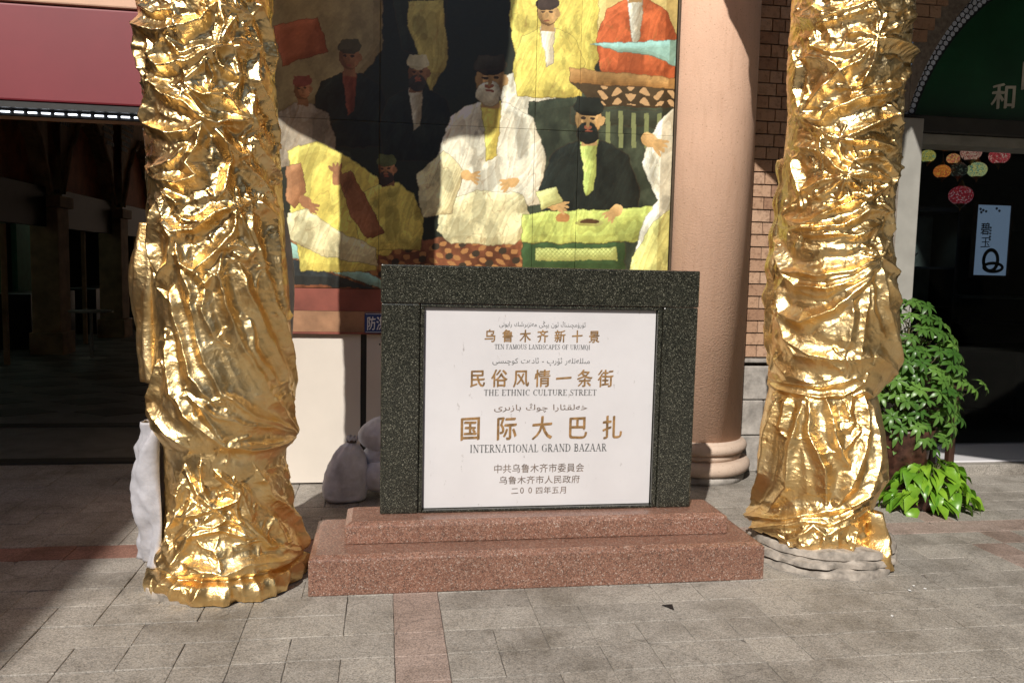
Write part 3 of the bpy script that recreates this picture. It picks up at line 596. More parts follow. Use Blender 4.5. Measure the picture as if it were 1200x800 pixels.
R5b = [[(500,320),(500,450),(540,560)],[(420,380),(430,460),(400,600)],([(140,440),(180,560),(270,620),(400,640)],1.3),([(150,500),(210,620),(330,640)],1.2),[(120,620),(170,700),(280,730)],[(490,330),(470,500),(450,640)],[(510,620),(600,700)],[(400,640),(500,620)],[(570,320),(600,420)],[(560,440),(590,600)]]
R6a = [([(120,20),(200,60),(300,80),(400,70),(470,30)],1.6),[(115,0),(200,30),(320,40),(460,0)],[(400,90),(480,60),(530,80)]]
R6 = [([(150,80),(130,200),(120,350),(80,470)],1.2),[(240,90),(210,250),(200,400),(130,490)],([(270,90),(270,200),(330,330),(330,480)],1.2),([(340,100),(380,250),(410,340)],1.2),([(500,60),(490,200),(440,330),(400,420),(340,500)],1.4),([(540,120),(520,300),(480,420),(430,500)],1.2),[(470,190),(380,280)],([(70,500),(200,510),(300,490),(420,470),(530,380)],1.5),([(60,560),(150,540),(260,520),(360,530),(480,480)],1.5),[(400,90),(440,170),(390,200)],[(510,480),(540,560),(575,650)],([(200,590),(290,540),(330,570),(420,540),(480,570)],1.3),[(330,570),(320,620)],[(420,620),(480,690)],[(450,560),(430,640)],[(180,80),(170,200)],[(440,60),(420,160)],[(100,600),(200,620),(300,600)],[(260,520),(240,600)],[(380,530),(370,620)]]
def zoomlines(c, R=.30):
    z1 = (150, 0, .3); z2 = (150, 230, .3); z3 = (150, 460, .3373); z4 = (890, 0, .3); z5 = (870, 230, .3); z6 = (860, 440, .325)
    if c is LC:
        up = conv(L1, *z1, c, .30, .034, .021) + conv(L2, *z2, c, .30, .033, .023) + conv(L2b, *z2, c, .31, .026, .025) + conv(L3, *z3, c, .31, .025, .022)
        lo = conv(L3c, *z3, c, .29, .029, .020) + conv(L3f, *z3, c, .34, .018, .018)
    else:
        up = conv(R4, *z4, c, .30, .032, .020) + conv(R5, *z5, c, .30, .030, .023) + conv(R5b, *z5, c, .31, .022, .026) + conv(R6a, *z6, c, .31, .016, .014)
        lo = conv(R6, *z6, c, .32, .028, .022)
    return up, lo
def flare(TH, Z, left=False):
    lf = np.clip(-np.sin(TH), 0, 1) * left; t = np.clip((Z - 4.12 + .42 * lf) / .3, 0, 1); return (.38 * t + .10 * np.clip((Z - 4.5) / 1, 0, 1)) * (1 + .22 * lf + .14 * np.sin(3 * TH + 1) + .10 * np.sin(7 * TH) * t)
# left column
colL = thing('wrapped_column', 'left column wrapped in crumpled gold foil cloth, nearest the dark arcade', 'column', (LC[0], LC[1], 0), 'columns wrapped in gold cloth')
lu, ll = zoomlines(LC)
PL = profile([(157,0),(160,60),(166,130),(168,200),(169,245),(171,300),(174,350),(178,395),(173,440),(169,480),(172,500),(187,520)], LC); PR = profile([(321,0),(324,60),(327,130),(331,200),(334,240),(338,300),(343,360),(345,430),(345,470),(345,505),(340,541)], LC)
hemL = lambda th: np.interp(th, [-math.pi, -1.5, -.9, -.35, 0, .45, 1.0, 1.5, math.pi], [.70, .70, .60, .535, .515, .54, .62, .66, .70]) + .006 * np.sin(th * 17)
amp_up = lambda Z: np.interp(Z, [.5, 1.2, 1.6, 1.9, 4], [.30, .38, .6, 1.0, 1.0])
drape('upper_drape', LC, 3.45, hemL, PL, PR, lu, amp_up, colL, M['gold'], 300, 760, seed=3.1, power=.9)
PL2 = profile([(190,500),(190,540),(191,570),(192,605),(184,635),(180,655),(171,664),(166,680),(170,695),(186,706)], LC); PR2 = profile([(338,520),(338,560),(342,600),(352,630),(357,650),(356,664),(353,676),(352,690),(349,698)], LC)
amp_lo = lambda Z: np.interp(Z, [0, .15, .3, 1], [.6, .7, .9, 1.0])
drape('lower_drape', LC, .80, .006, PL2, PR2, ll, amp_lo, colL, M['gold'], 300, 300, seed=8.4, front=.0, flare=lambda TH, Z: .016 * np.sin(np.clip((.20 - Z) / .12, 0, 1) * math.pi) - .035 * np.exp(-((Z - .105) / .014) ** 2) + .05 * (vn(TH * 4.3 + 9, Z * 3) - .5) * np.clip(1 - Z / .12, 0, 1) + .010 * np.sin(TH * 13 + 2 * np.sin(TH * 5)) * np.clip(1 - Z / .1, 0, 1) + .006 * np.exp(-((Z - .05) / .03) ** 2))
obj('stone_base', MB().lathe((LC[0], LC[1], 0), [(.32, -.01), (.322, .03), (.30, .05)], 48), M['rough_stone'], colL)
obj('column_shaft', MB().lathe((LC[0], LC[1], 0), [(.19, .04), (.19, 5.9)], 24), M['stucco_base'], colL)
capm = M['gold']
def flareR(TH, Z):
    lf = np.clip(-np.sin(TH + .25), 0, 1) ** 1.5; return np.maximum(flare(TH, Z), lf * np.interp(Z, [3.68, 3.78, 4.05, 4.26, 4.46, 4.7, 5], [0, .26, .25, .44, .54, .38, .42]) * (1 + .1 * np.sin(9 * TH)))
def capital(c, par, sd):
    P0 = (np.array([3.3, 6.0]), np.array([.30, .31]))
    drape('capital_wrap', c, 5.9, 3.44, P0, P0, [], lambda Z: 1.4 + 0 * Z, par, M['gold'], 120, 110, seed=sd, flare=(lambda a_, b_: flare(a_, b_, True)) if c is LC else flareR)
capital(LC, colL, 1.7)
def sheet(name, c, th0, th1, zt, zb, R, par, mat, n=40, m=60, wav=.02, sd=0):
    f = math.atan2(-c[0], -c[1]); th = np.linspace(th0, th1, n)[None, :]; t = np.linspace(0, 1, m)[:, None]
    Z = zt * (1 - t) + zb * t + 0 * th; tk = np.sin(np.pi * (th - th0) / (th1 - th0)).clip(0) ** .45; RR = .25 + (R(t) - .25) * tk + .010 * tk * np.sin(th * 34 + 5 * t + 3 * fbm(th * 4, t * 6, 2)) + tk * wav * np.sin(th * 11 + t * 7 + sd) + tk * wav * 1.2 * (fbm(th * 6 + sd, t * 9) - .5); a = f - (th + .05 * np.sin(t * 9 + sd))
    P = np.stack([c[0] + RR * np.sin(a), c[1] + RR * np.cos(a), Z], -1); o = obj(name, gridmesh(name, P), mat, par)
    s = o.modifiers.new('thickness', 'SOLIDIFY'); s.thickness = .003; return o
sheet('white_lining', LC, -2.15, -1.25, .76, .10, lambda t: .288 + .052 * np.clip(t * 5, 0, 1) * np.sin(np.clip(t * 1.15 + .18, 0, 1) * math.pi) + .035 * t, colL, M['lining'], wav=.03, sd=2)
sheet('grey_lining', LC, 1.42, 2.1, 1.75, .68, lambda t: .30 + .055 * np.sin(t * math.pi) ** .7, colL, M['grey_lining'], wav=.008, sd=1)
sheet('loose_gold_strip', LC, -1.95, -1.35, 1.66, .95, lambda t: .30 + .045 * np.sin(t * math.pi), colL, M['gold'], wav=.012, sd=5)
sheet('loose_gold_strip', LC, 1.75, 2.2, 1.5, .62, lambda t: .31 + .06 * np.sin(t * math.pi) ** .7, colL, M['gold'], wav=.01, sd=9)
# right column
colR = thing('wrapped_column', 'right column wrapped in crumpled gold foil cloth, standing on a cracked stone base', 'column', (RC[0], RC[1], 0), 'columns wrapped in gold cloth')
ru, rl_ = zoomlines(RC)
QL = profile([(927,0),(923,45),(920,100),(922,135),(918,180),(914,216),(906,284),(903,329),(900,374),(900,416),(899,440),(897,462)], RC); QR = profile([(1076,0),(1071,40),(1068,80),(1063,105),(1061,150),(1056,195),(1052,230),(1049,280),(1052,311),(1057,340),(1058,398),(1055,425),(1047,445),(1030,465)], RC)
hemR = lambda th: np.interp(th, [-math.pi, -1.5, -.9, 0, .6, 1.0, 1.5, math.pi], [.9, .90, .845, .79, .815, .86, .93, .95]) + .005 * np.sin(th * 19)
amp_r = lambda Z: np.interp(Z, [.8, 1.2, 1.7, 2.0, 4], [.28, .35, .6, 1.0, 1.0])
drape('upper_drape', RC, 3.45, hemR, QL, QR, ru, amp_r, colR, M['gold'], 290, 700, seed=13.7, power=.9)
QL2 = profile([(900,450),(894,480),(889,505),(886,540),(884,586),(877,606),(880,622),(892,640),(905,650)], RC); QR2 = profile([(1029,460),(1033,480),(1038,505),(1042,540),(1043,563),(1034,575),(1026,593),(1021,615),(1022,630),(1030,650)], RC)
hemR2 = lambda th: np.interp(th, [-math.pi, -1.5, -.8, -.2, .2, .5, .8, 1.2, 1.6, math.pi], [.16, .18, .14, .10, .075, .035, .05, .10, .14, .16]) + .008 * np.sin(th * 15) + .006 * np.sin(th * 37)
drape('lower_drape', RC, 1.06, hemR2, QL2, QR2, rl_, lambda Z: np.interp(Z, [0, .2, .35, 1], [1.0, .9, .5, .5]), colR, M['gold'], 290, 400, seed=21.4, dr=.004, flare=lambda TH, Z: .02 * np.exp(-((Z - .17) / .05) ** 2))
sheet('loose_gold_strip', RC, .98, 1.22, .30, .012, lambda t: .335 + .075 * t + .006 * np.sin(t * 9), colR, M['gold'], n=20, m=40, wav=.012, sd=4)
sheet('loose_gold_strip', RC, -1.75, -1.3, 2.1, 1.0, lambda t: .305 + .02 * np.sin(t * math.pi) + .01 * np.sin(t * 40), colR, M['gold'], n=24, m=120, wav=.014, sd=14)
def crackdisc(c, R, z0, z1, sd, bite):
    n = 160; mb = MB(); rr = random.Random(sd); ph = [rr.uniform(0, 6) for _ in range(6)]
    rings = [(1.0, z0), (1.0, z0 + .3 * (z1 - z0)), (.995, z1 - .006), (.975, z1), (.5, z1 + .004)]
    for k, (q, z) in enumerate(rings):
        for i in range(n):
            a = 2 * math.pi * i / n; e = .5 + .5 * math.sin(a * 5 + ph[0]); w_ = .007 * (float(vn(a * 9 + sd, k * .4)) - .5) * 3 + .006 * math.sin(a * 5 + ph[1]) + .003 * math.sin(a * 13 + ph[2]) + .0015 * math.sin(a * 31 + ph[3]) - bite * max(0, math.sin(a * 3 + ph[4])) ** 6
            mb.v.append((c[0] + (R + w_ * (.5 + .5 * (k > 0))) * q * math.cos(a), c[1] + (R + w_) * q * math.sin(a), z + (.005 * math.sin(a * 4 + ph[5]) + .003 * math.sin(a * 11 + ph[1]) + .0015 * math.sin(a * 27 + ph[0])) * (0 if k == 0 else 1)))
    for k in range(len(rings) - 1):
        for i in range(n): a = k * n + i; b = k * n + (i + 1) % n; mb.f.append((a, b, b + n, a + n))
    mb.f.append(tuple((len(rings) - 1) * n + i for i in range(n))); return mb
obj('stone_base', crackdisc(RC, .40, -.01, .028, 3, .03), M['rough_stone'], colR, smooth=True)
obj('stone_base', crackdisc((RC[0] - .01, RC[1]), .39, .040, .070, 8, .045), M['rough_stone'], colR, smooth=True)
obj('stone_base', crackdisc((RC[0] + .01, RC[1]), .368, .080, .118, 12, .03), M['rough_stone'], colR, smooth=True)
obj('stone_core', MB().lathe((RC[0], RC[1], 0), [(.345, -.01), (.345, .10)], 40), M['rough_stone'], colR)
obj('column_shaft', MB().lathe((RC[0], RC[1], 0), [(.27, .10), (.24, .3), (.24, 5.9)], 24), M['stucco_base'], colR)
capital(RC, colR, 5.2)

# ------------------------------------------------------------------ facade building
fac = thing('bazaar_building', 'plastered and brick bazaar front with arcade opening at left and arched shopfront at right', 'building', (1, 5.9, 0))
obj('wall', MB().box(-1.40, 2.45, 5.66, 6.4, -.02, 6.0), M['stucco'], fac)
obj('wall', MB().box(-1.42, -1.405, 5.66, 24, -.02, 4.8), M['arcade_wall'], fac)
obj('upper_wall', MB().box(-9, -1.405, 5.75, 6.3, 2.45, 6.0), M['stucco'], fac)
obj('brick_backing', MB().box(2.46, 3.86, 5.775, 6.45, -.02, 6.0), M['mortar'], fac)
# spandrel above the arch as a curved plate
ACX, ACZ, AR = 5.755, 2.28, 1.91; MID = 5.15
def arch_pts(R, n=26, z0=2.74):
    a0 = math.pi - math.asin((z0 - ACZ) / R); xm = MID; a1 = math.acos((xm - ACX) / R)
    L = [(ACX + R * math.cos(a0 + (a1 - a0) * i / n), ACZ + R * math.sin(a0 + (a1 - a0) * i / n)) for i in range(n + 1)]
    return L
def arch_full(R, n=26, z0=2.74):
    L = arch_pts(R, n, z0); return L + [(2 * MID - x, z) for x, z in L[::-1][1:]]
outer = arch_full(AR)
sp = MB(); k = len(outer)
for (x, z) in outer: sp.v += [(x, 5.775, z), (x, 5.775, 6.0), (x, 6.0, z), (x, 6.0, 6.0)]
for i in range(k - 1): a = 4 * i; sp.f += [(a, a + 4, a + 5, a + 1), (a, a + 2, a + 6, a + 4)]
obj('arch_spandrel', sp, M['mortar'], fac)
obj('spandrel_side', MB().box(3.861, 3.90, 5.776, 6.0, 2.742, 6.0), M['mortar'], fac)
obj('wall', MB().box(6.45, 12, 5.775, 6.45, -.02, 6), M['mortar'], fac)
# brick faces
bmesh_cache = {}
def brick_me(w_, h_):
    k_ = (round(w_, 3), round(h_, 3))
    if k_ not in bmesh_cache:
        me = MB().box(-w_ / 2, w_ / 2, -.012, .012, -h_ / 2, h_ / 2).mesh('brick'); me.materials.append(M['brick']); bmesh_cache[k_] = me
    return bmesh_cache[k_]
def inside_arch(x, z):
    if x < 3.84: return False
    if z < 2.74: return x > 3.84
    xx = x if x < MID else 2 * MID - x
    return math.hypot(xx - ACX, z - ACZ) < AR + .06
CH = .0915; cnt = 0
for r in range(32):
    z = .868 + CH * (r + .5)
    pat = [.21, .10] if r % 2 == 0 else [.10, .21]
    x = 2.555 if r % 2 == 0 else 2.61; i = r
    while x < 4.9 and cnt < 300:
        w_ = pat[i % 2]; xc = x + w_ / 2
        if not inside_arch(xc + w_ / 2, z) and not (3.05 < xc < 3.7 and z < 2.7) and not (xc > 3.84 and z < 2.8) and z < 3.75:
            obj('brick', brick_me(w_ - .009, CH - .010), None, fac, loc=(xc, 5.765 + random.uniform(-.002, .002), z), rot=(0, random.uniform(-.006, .006), 0)); cnt += 1
        x += w_; i += 1
# stone courses under the brick
zc = [.003, .285, .555, .815]
for r in range(3):
    x = 2.50 - .13 * (r % 2)
    while x < 3.8:
        w_ = .46 if r % 2 else .42
        x1 = min(x + w_, 3.858); obj('stone_block', MB().box(max(x, 2.47), x1 - .008, 5.71, 5.774, zc[r], zc[r + 1] - .008), M['grey_block'], fac, bevel=.008); x = x1 + .0001
        if x1 >= 3.857: break
obj('stone_ledge', MB().box(2.47, 3.859, 5.685, 5.774, .835, .860), M['grey_block'], fac, bevel=.006)
# shop front
obj('door_jamb', MB().box(3.865, 4.055, 5.80, 6.2, .10, 2.70), M['frame_grey'], fac, bevel=.006)
obj('shop_beam', MB().box(3.87, 6.42, 5.86, 6.14, 2.612, 2.738), M['beam'], fac, bevel=.006)
obj('door_head', MB().box(4.062, 6.3, 5.90, 6.16, 2.53, 2.608), M['pale_strip'], fac, bevel=.004)
obj('threshold', MB().box(4.15, 6.6, 5.52, 6.25, -.02, .075), M['grey_stone'], fac, bevel=.006)
obj('threshold_top', MB().box(4.16, 6.59, 5.60, 6.24, .0755, .088), M['white_marble'], fac, bevel=.003)
obj('window_pane', MB().box(4.06, 6.3, 6.165, 6.173, .10, 2.528), M['glass'], fac)
obj('window_frame', MB().box(4.058, 4.085, 6.13, 6.20, .10, 2.529), M['black_wood'], fac)
# arch infill: green board and pierced lattice band
gb = MB(); ins = arch_full(AR - .155)
gb.poly([(x, 6.02, z) for x, z in ins], (0, .05, 0)); obj('signboard', gb, M['green_sign'], fac)
band = MB(); O = arch_full(AR - .006); I = arch_full(AR - .15)
for (a, b) in zip(O, I): band.v += [(a[0], 5.93, a[1]), (b[0], 5.93, b[1]), (a[0], 5.96, a[1]), (b[0], 5.96, b[1])]
for i in range(len(O) - 1): a = 4 * i; band.f += [(a, a + 1, a + 5, a + 4), (a, a + 4, a + 6, a + 2), (a + 1, a + 3, a + 7, a + 5)]
lb = obj('lattice_band', band, M['lattice_dark'], fac)
lat = MB(); step = .047
a0 = math.pi - math.asin((2.74 - ACZ) / AR); a1 = math.acos((MID - ACX) / AR)
for rr_, odd in ((AR - .033, 0), (AR - .074, 1), (AR - .115, 0)):
    nn = int(abs(a0 - a1) * AR / step)
    for i in range(nn):
        a = a0 + (a1 - a0) * (i + .5 + .5 * odd) / nn; cx = ACX + rr_ * math.cos(a); cz = ACZ + rr_ * math.sin(a)
        if cx > MID - .02: continue
        for sx in (1, -1):
            X_ = cx if sx == 1 else 2 * MID - cx
            lat.poly([(X_ + .0205 * math.cos(j * math.pi / 3 + a), 5.9295, cz + .0205 * math.sin(j * math.pi / 3 + a)) for j in range(6)], (0, -.003, 0))
            for dd in (-.5, .5):
                b = a + dd * step / AR; r2 = rr_ + .0205
                if r2 < AR - .02: qx = ACX + r2 * math.cos(b); qx = qx if sx == 1 else 2 * MID - qx; qz = ACZ + r2 * math.sin(b); lat.poly([(qx + .007 * math.cos(j * math.pi / 2), 5.9295, qz + .007 * math.sin(j * math.pi / 2)) for j in range(4)], (0, -.003, 0))
obj('lattice_cells', lat, M['lattice_pale'], lb)
text_on('sign_lettering', 'cjk', '和', (1161, 98, 1188, 128), 6.015, M['letter_pale'], fac)
text_on('sign_lettering', 'cjk', '田', (1197, 72, 1227, 106), 6.015, M['letter_pale'], fac)

# pilaster beside the mural
pil = thing('round_pilaster', 'peach plastered half column with moulded round base between mural and brick wall', 'column', (2.285, 5.72, 0))
PC = (2.285, 5.72, 0)
obj('shaft', MB().lathe(PC, [(.338, .30), (.338, 6)], 96), M['stucco'], pil, smooth=True)
def torus_prof(R, z0, z1, n=10): zc_ = (z0 + z1) / 2; h_ = (z1 - z0) / 2; return [(R + h_ * math.cos(-math.pi / 2 + math.pi * i / n), zc_ + h_ * math.sin(-math.pi / 2 + math.pi * i / n)) for i in range(n + 1)]
obj('upper_moulding', MB().lathe(PC, torus_prof(.345, .205, .285) + [(.34, .30)], 72), M['stucco_base'], pil, smooth=True)
obj('neck_moulding', MB().lathe(PC, [(.345, .160), (.345, .204)], 72), M['stucco_base'], pil, smooth=True)
obj('lower_moulding', MB().lathe(PC, torus_prof(.362, .055, .158), 72), M['stucco_base'], pil, smooth=True)
obj('foot', MB().lathe(PC, [(.372, -.01), (.372, .054)], 72), M['grey_block'], pil, smooth=True)

# ------------------------------------------------------------------ mural (a plain generic group of robed people in place of the painting)
mur = thing('printed_mural', 'large printed mural of robed people in cream, yellow and black behind the monument', 'mural', (.6, 5.6, 1.3))
mx0, mx1, mz0, mz1 = -.80, 1.972, 1.335, 3.65
NX, NZ = 620, 520
gx = np.linspace(mx0, mx1, NX); gz = np.linspace(mz0, mz1, NZ); GX, GZ = np.meshgrid(gx, gz)
def to_px(X, Y, Z):
    d = np.stack([X, np.full_like(X, Y), Z - EYE], -1); w_ = d @ CF; return 600 + FPX * (d @ CR) / w_, 400 - FPX * (d @ CU) / w_
U, Vv = to_px(GX, 5.55, GZ)
Uw = U + 5 * (fbm(U / 22, Vv / 22) - .47) + 3 * (fbm(U / 6, Vv / 6, 2) - .37); Vw = Vv + 5 * (fbm(U / 22 + 50, Vv / 22) - .47) + 3 * (fbm(U / 6 + 9, Vv / 6 + 9, 2) - .37)
IMG = np.zeros((NZ, NX, 3)); IMG[:] = (.022, .026, .016)
def inpoly(pts):
    r = np.zeros(U.shape, bool); n = len(pts)
    for i in range(n):
        x1, y1 = pts[i]; x2, y2 = pts[(i + 1) % n]
        c_ = ((y1 > Vw) != (y2 > Vw)) & (Uw < (x2 - x1) * (Vw - y1) / ((y2 - y1) or 1e-9) + x1); r ^= c_
    return r
FR = fbm(U / 13 + 3, Vv / 22 + 5, 4); FOLD = np.abs(fbm(U / 15 + Vv / 40, Vv / 60 - U / 90, 3) - .44)
def edge(m, k=1):
    e = m.copy()
    for a_ in (0, 1):
        for d_ in (-k, k): e &= np.roll(m, d_, a_)
    return m & ~e
PLF = fbm(U / 40 + Vv / 95 + 2, Vv / 210 - U / 260, 3); PLT = (PLF * 13) % 1; PLT = .84 + .22 * np.floor(PLT * 4) / 3
def blur(m, k):
    a = m.astype(float)
    for ax in (0, 1):
        for _ in range(2):
            c_ = np.cumsum(a, ax); a = (np.roll(c_, -k, ax) - np.roll(c_, k, ax)) / (2 * k)
    return a
TONE = fbm(U / 17 + 8, Vv / 30 - 3, 4); TONE = np.where(TONE > .55, 1.1, np.where(TONE > .40, 1.0, np.where(TONE > .35, .82, .66))); STK = fbm((U + Vv) / 3.5, (U - Vv) / 26, 3)
def paint(msk, col, var=.25, fold=.0, fc=(.30, .12, .04)):
    paint0(msk, col, var, fold, fc)
    IMG[msk] *= ((TONE[msk] if fold or var > .3 else .5 + .5 * TONE[msk]) * (.9 + .22 * STK[msk]))[:, None]
    if msk.sum() > 900:
        bl = blur(msk, 9 if msk.sum() > 4000 else 5); gz_, gx_ = np.gradient(bl); lt = np.clip((gx_ * -.7 + gz_ * .7) * -22, -1, 1)
        q = np.round((1 + .34 * lt) * 6) / 6
        if fold: q = q * PLT
        IMG[msk] *= q[msk][:, None] ** np.array([.8, 1, 1.25])
        e_ = edge(msk); IMG[e_] = IMG[e_] * .45 + np.array((.035, .018, .008))
def paint0(msk, col, var=.25, fold=.0, fc=(.30, .12, .04)):
    c = np.array(col)[None, :] * (1 + var * (FR[msk][:, None] - .47) * 2.4)
    if fold: q = np.clip(1 - FOLD[msk] / .014, 0, 1)[:, None] * fold * .6; c = c * (1 - q) + np.array(fc)[None, :] * q
    IMG[msk] = c
def P(pts, col, **k): paint(inpoly(pts), col, **k)
def Ell(cx, cy, rx, ry, col, ang=0, **k):
    c, s = math.cos(ang), math.sin(ang); dx = Uw - cx; dy = Vw - cy; m_ = ((dx * c + dy * s) / rx) ** 2 + ((-dx * s + dy * c) / ry) ** 2 < 1; paint(m_, col, **k)
    if rx * ry > 60: IMG[m_] *= (1 + .30 * np.clip(np.round((dx / rx * .7 - dy / ry * .7)[m_] * 3) / 3, -1.2, .7))[:, None] ** np.array([.8, 1, 1.3])
YEL = (.84, .72, .17); CRM = (.84, .77, .44); WHT = (.84, .80, .62); BLK = (.018, .022, .016); SK = (.42, .20, .09); SKY_ = (.68, .42, .17); RED = (.46, .10, .04); TUR = (.36, .60, .50); RUG = (.20, .07, .03)
def person(x, y, s, robe, skin=SKY_, hat=BLK, shirt=None, beard=None, lean=0, dark=False):
    P([(x - 34 * s, y + 88 * s), (x - 40 * s, y + 50 * s), (x - 30 * s, y + 20 * s), (x - 10 * s, y + 10 * s), (x + 12 * s, y + 10 * s), (x + 32 * s, y + 22 * s), (x + 42 * s, y + 52 * s), (x + 38 * s, y + 88 * s)], robe, fold=.75 if not dark else .3, fc=(.35, .17, .05) if not dark else (.07, .08, .06))
    if shirt: P([(x - 8 * s, y + 9 * s), (x + 8 * s, y + 9 * s), (x + 5 * s, y + 50 * s), (x - 3 * s, y + 55 * s)], shirt, fold=.4)
    P([(x - 6 * s, y), (x + 6 * s, y), (x + 7 * s, y + 14 * s), (x - 7 * s, y + 14 * s)], tuple(c * .7 for c in skin))
    Ell(x + lean * s, y - 7 * s, 11 * s, 14 * s, tuple(c * .5 for c in skin), var=.3); Ell(x + (lean + 2.2) * s, y - 7.5 * s, 8.6 * s, 12.6 * s, skin, var=.4); Ell(x + (lean + 11) * s, y - 6 * s, 2.5 * s, 4 * s, tuple(c * .8 for c in skin))
    if beard: Ell(x + (lean - 1) * s, y + 4 * s, 9.5 * s, 9 * s, beard, var=.4); Ell(x + (lean - 1) * s, y - 1 * s, 3.5 * s, 1.8 * s, (.35, .12, .06))
    for e in (-4.5, 3.5): Ell(x + (lean + e) * s, y - 8 * s, 2.2 * s, 1.3 * s, (.05, .03, .02)); Ell(x + (lean + e) * s, y - 11 * s, 3 * s, .9 * s, (.05, .03, .02))
    Ell(x + (lean - .8) * s, y - 4 * s, 1.5 * s, 3.6 * s, tuple(c * .62 for c in skin)); Ell(x + lean * s, y + 2 * s, 3.4 * s, .9 * s, (.3, .09, .05))
    Ell(x + lean * s, y - 17 * s, 12.5 * s, 7 * s, hat, var=.4); P([(x + (lean - 12) * s, y - 14 * s), (x + (lean + 12) * s, y - 14 * s), (x + (lean + 9) * s, y - 25 * s), (x + (lean - 9) * s, y - 25 * s)], hat, var=.3)
def hand(x, y, s, ang=0, col=SKY_):
    Ell(x, y, 8 * s, 6 * s, col, ang)
    for k_ in range(4): a = ang + (k_ - 1.5) * .3; Ell(x + 10 * s * math.cos(a), y + 10 * s * math.sin(a), 6 * s, 1.7 * s, tuple(c * (.85 + .1 * (k_ % 2)) for c in col), a)
# ground colours
P([(300, -80), (450, -80), (448, 60), (420, 95), (330, 140), (300, 140)], (.36, .30, .15)); P([(320, 30), (372, 20), (385, 60), (330, 78)], (.42, .13, .06)); P([(450, -60), (530, -60), (520, 70), (470, 60)], (.03, .035, .02))
P([(478, 0), (520, 0), (526, 70), (505, 110), (490, 60), (478, 30)], (.52, .45, .14), fold=.5)
P([(595, -80), (700, -80), (706, 60), (690, 100), (650, 120), (610, 90), (598, 40)], YEL, fold=.7); P([(700, -80), (800, -80), (800, 60), (700, 60)], (.74, .58, .22))
P([(585, 95), (625, 70), (665, 130), (640, 250), (600, 210)], WHT, fold=.7); P([(620, 120), (800, 90), (800, 330), (600, 330)], (.05, .06, .035), var=.6)
# rug and low platform
P([(300, 258), (460, 285), (640, 262), (640, 330), (300, 345)], RUG, var=.6)
m = inpoly([(300, 262), (460, 290), (640, 268), (640, 330), (300, 345)]); pat = (np.sin(U / 3.1 + 2 * np.sin(Vv / 9)) * np.sin(Vv / 2.3 + np.sin(U / 11)) > .25) & m; IMG[pat] = (.42, .20, .07); pat2 = (np.sin(U / 5.0) * np.sin(Vv / 4.1 + U / 40) > .6) & m; IMG[pat2] = (.05, .035, .02)
P([(300, 268), (335, 282), (448, 326), (448, 338), (335, 300), (300, 290)], TUR); P([(300, 292), (338, 302), (446, 340), (440, 345), (300, 345)], (.03, .035, .035), var=.6)
# background people
person(410, 74, 1.12, BLK, SK, (.10, .09, .05), (.30, .08, .04), dark=True); person(354, 112, .95, (.40, .34, .25), SK, (.25, .07, .05)); person(642, 22, 1.05, YEL, SKY_, (.06, .04, .03), WHT)
person(745, -12, 1.18, (.62, .15, .05), SKY_, (.04, .03, .02), WHT); person(487, 92, 1.1, BLK, (.30, .15, .07), (.58, .55, .36), (.5, .48, .36), (.05, .04, .03), lean=3, dark=True)
# carved chest and turquoise cloth
P([(668, 80), (800, 92), (800, 104), (668, 98)], (.50, .27, .09), var=.5); P([(668, 98), (800, 104), (800, 128), (700, 124)], (.07, .045, .02))
m = inpoly([(700, 100), (800, 106), (800, 126), (700, 122)]); pat = (np.sin(U / 2.6) + np.sin(Vv / 1.9 + 2 * np.sin(U / 4.4)) > .3) & m; IMG[pat] = (.55, .34, .16); P([(668, 126), (800, 130), (800, 150), (668, 146)], (.045, .05, .03)); m = inpoly([(680, 130), (800, 134), (800, 178), (680, 170)]); pat = (np.sin(U / 2.4) > .45) & m; IMG[pat] = (.22, .24, .10)
P([(690, 52), (800, 46), (800, 82), (765, 66), (720, 60)], TUR)
# seated people in front
person(575, 104, 1.55, WHT, SKY_, (.06, .05, .03), YEL, (.70, .66, .48)); P([(515, 240), (560, 222), (612, 226), (625, 262), (605, 288), (530, 286), (512, 270)], CRM, fold=.8); P([(488, 205), (520, 175), (545, 200), (530, 250), (495, 255)], CRM, fold=.9); hand(548, 205, 1.0, .2); hand(600, 214, 1.0, 2.8)
person(690, 150, 1.45, BLK, SKY_, BLK, (.55, .66, .18), BLK, dark=True); person(395, 208, 1.25, YEL, SK, (.05, .06, .04), None, (.05, .035, .025), lean=3)
P([(338, 176), (372, 166), (410, 185), (470, 228), (482, 268), (455, 300), (400, 296), (340, 268)], YEL, fold=.8); person(455, 205, 1.0, YEL, SK, (.12, .14, .05), None, (.05, .035, .025), lean=-2)
P([(398, 205), (412, 200), (440, 250), (450, 272), (430, 280), (410, 255)], (.40, .17, .08), fold=.4); hand(396, 208, 1.1, -1.8, SK); P([(335, 195), (352, 190), (360, 225), (345, 245), (334, 235)], SK); hand(358, 238, 1.1, .6, SK); P([(336, 250), (360, 245), (405, 276), (440, 290), (445, 312), (380, 300), (336, 280)], CRM, fold=.8)
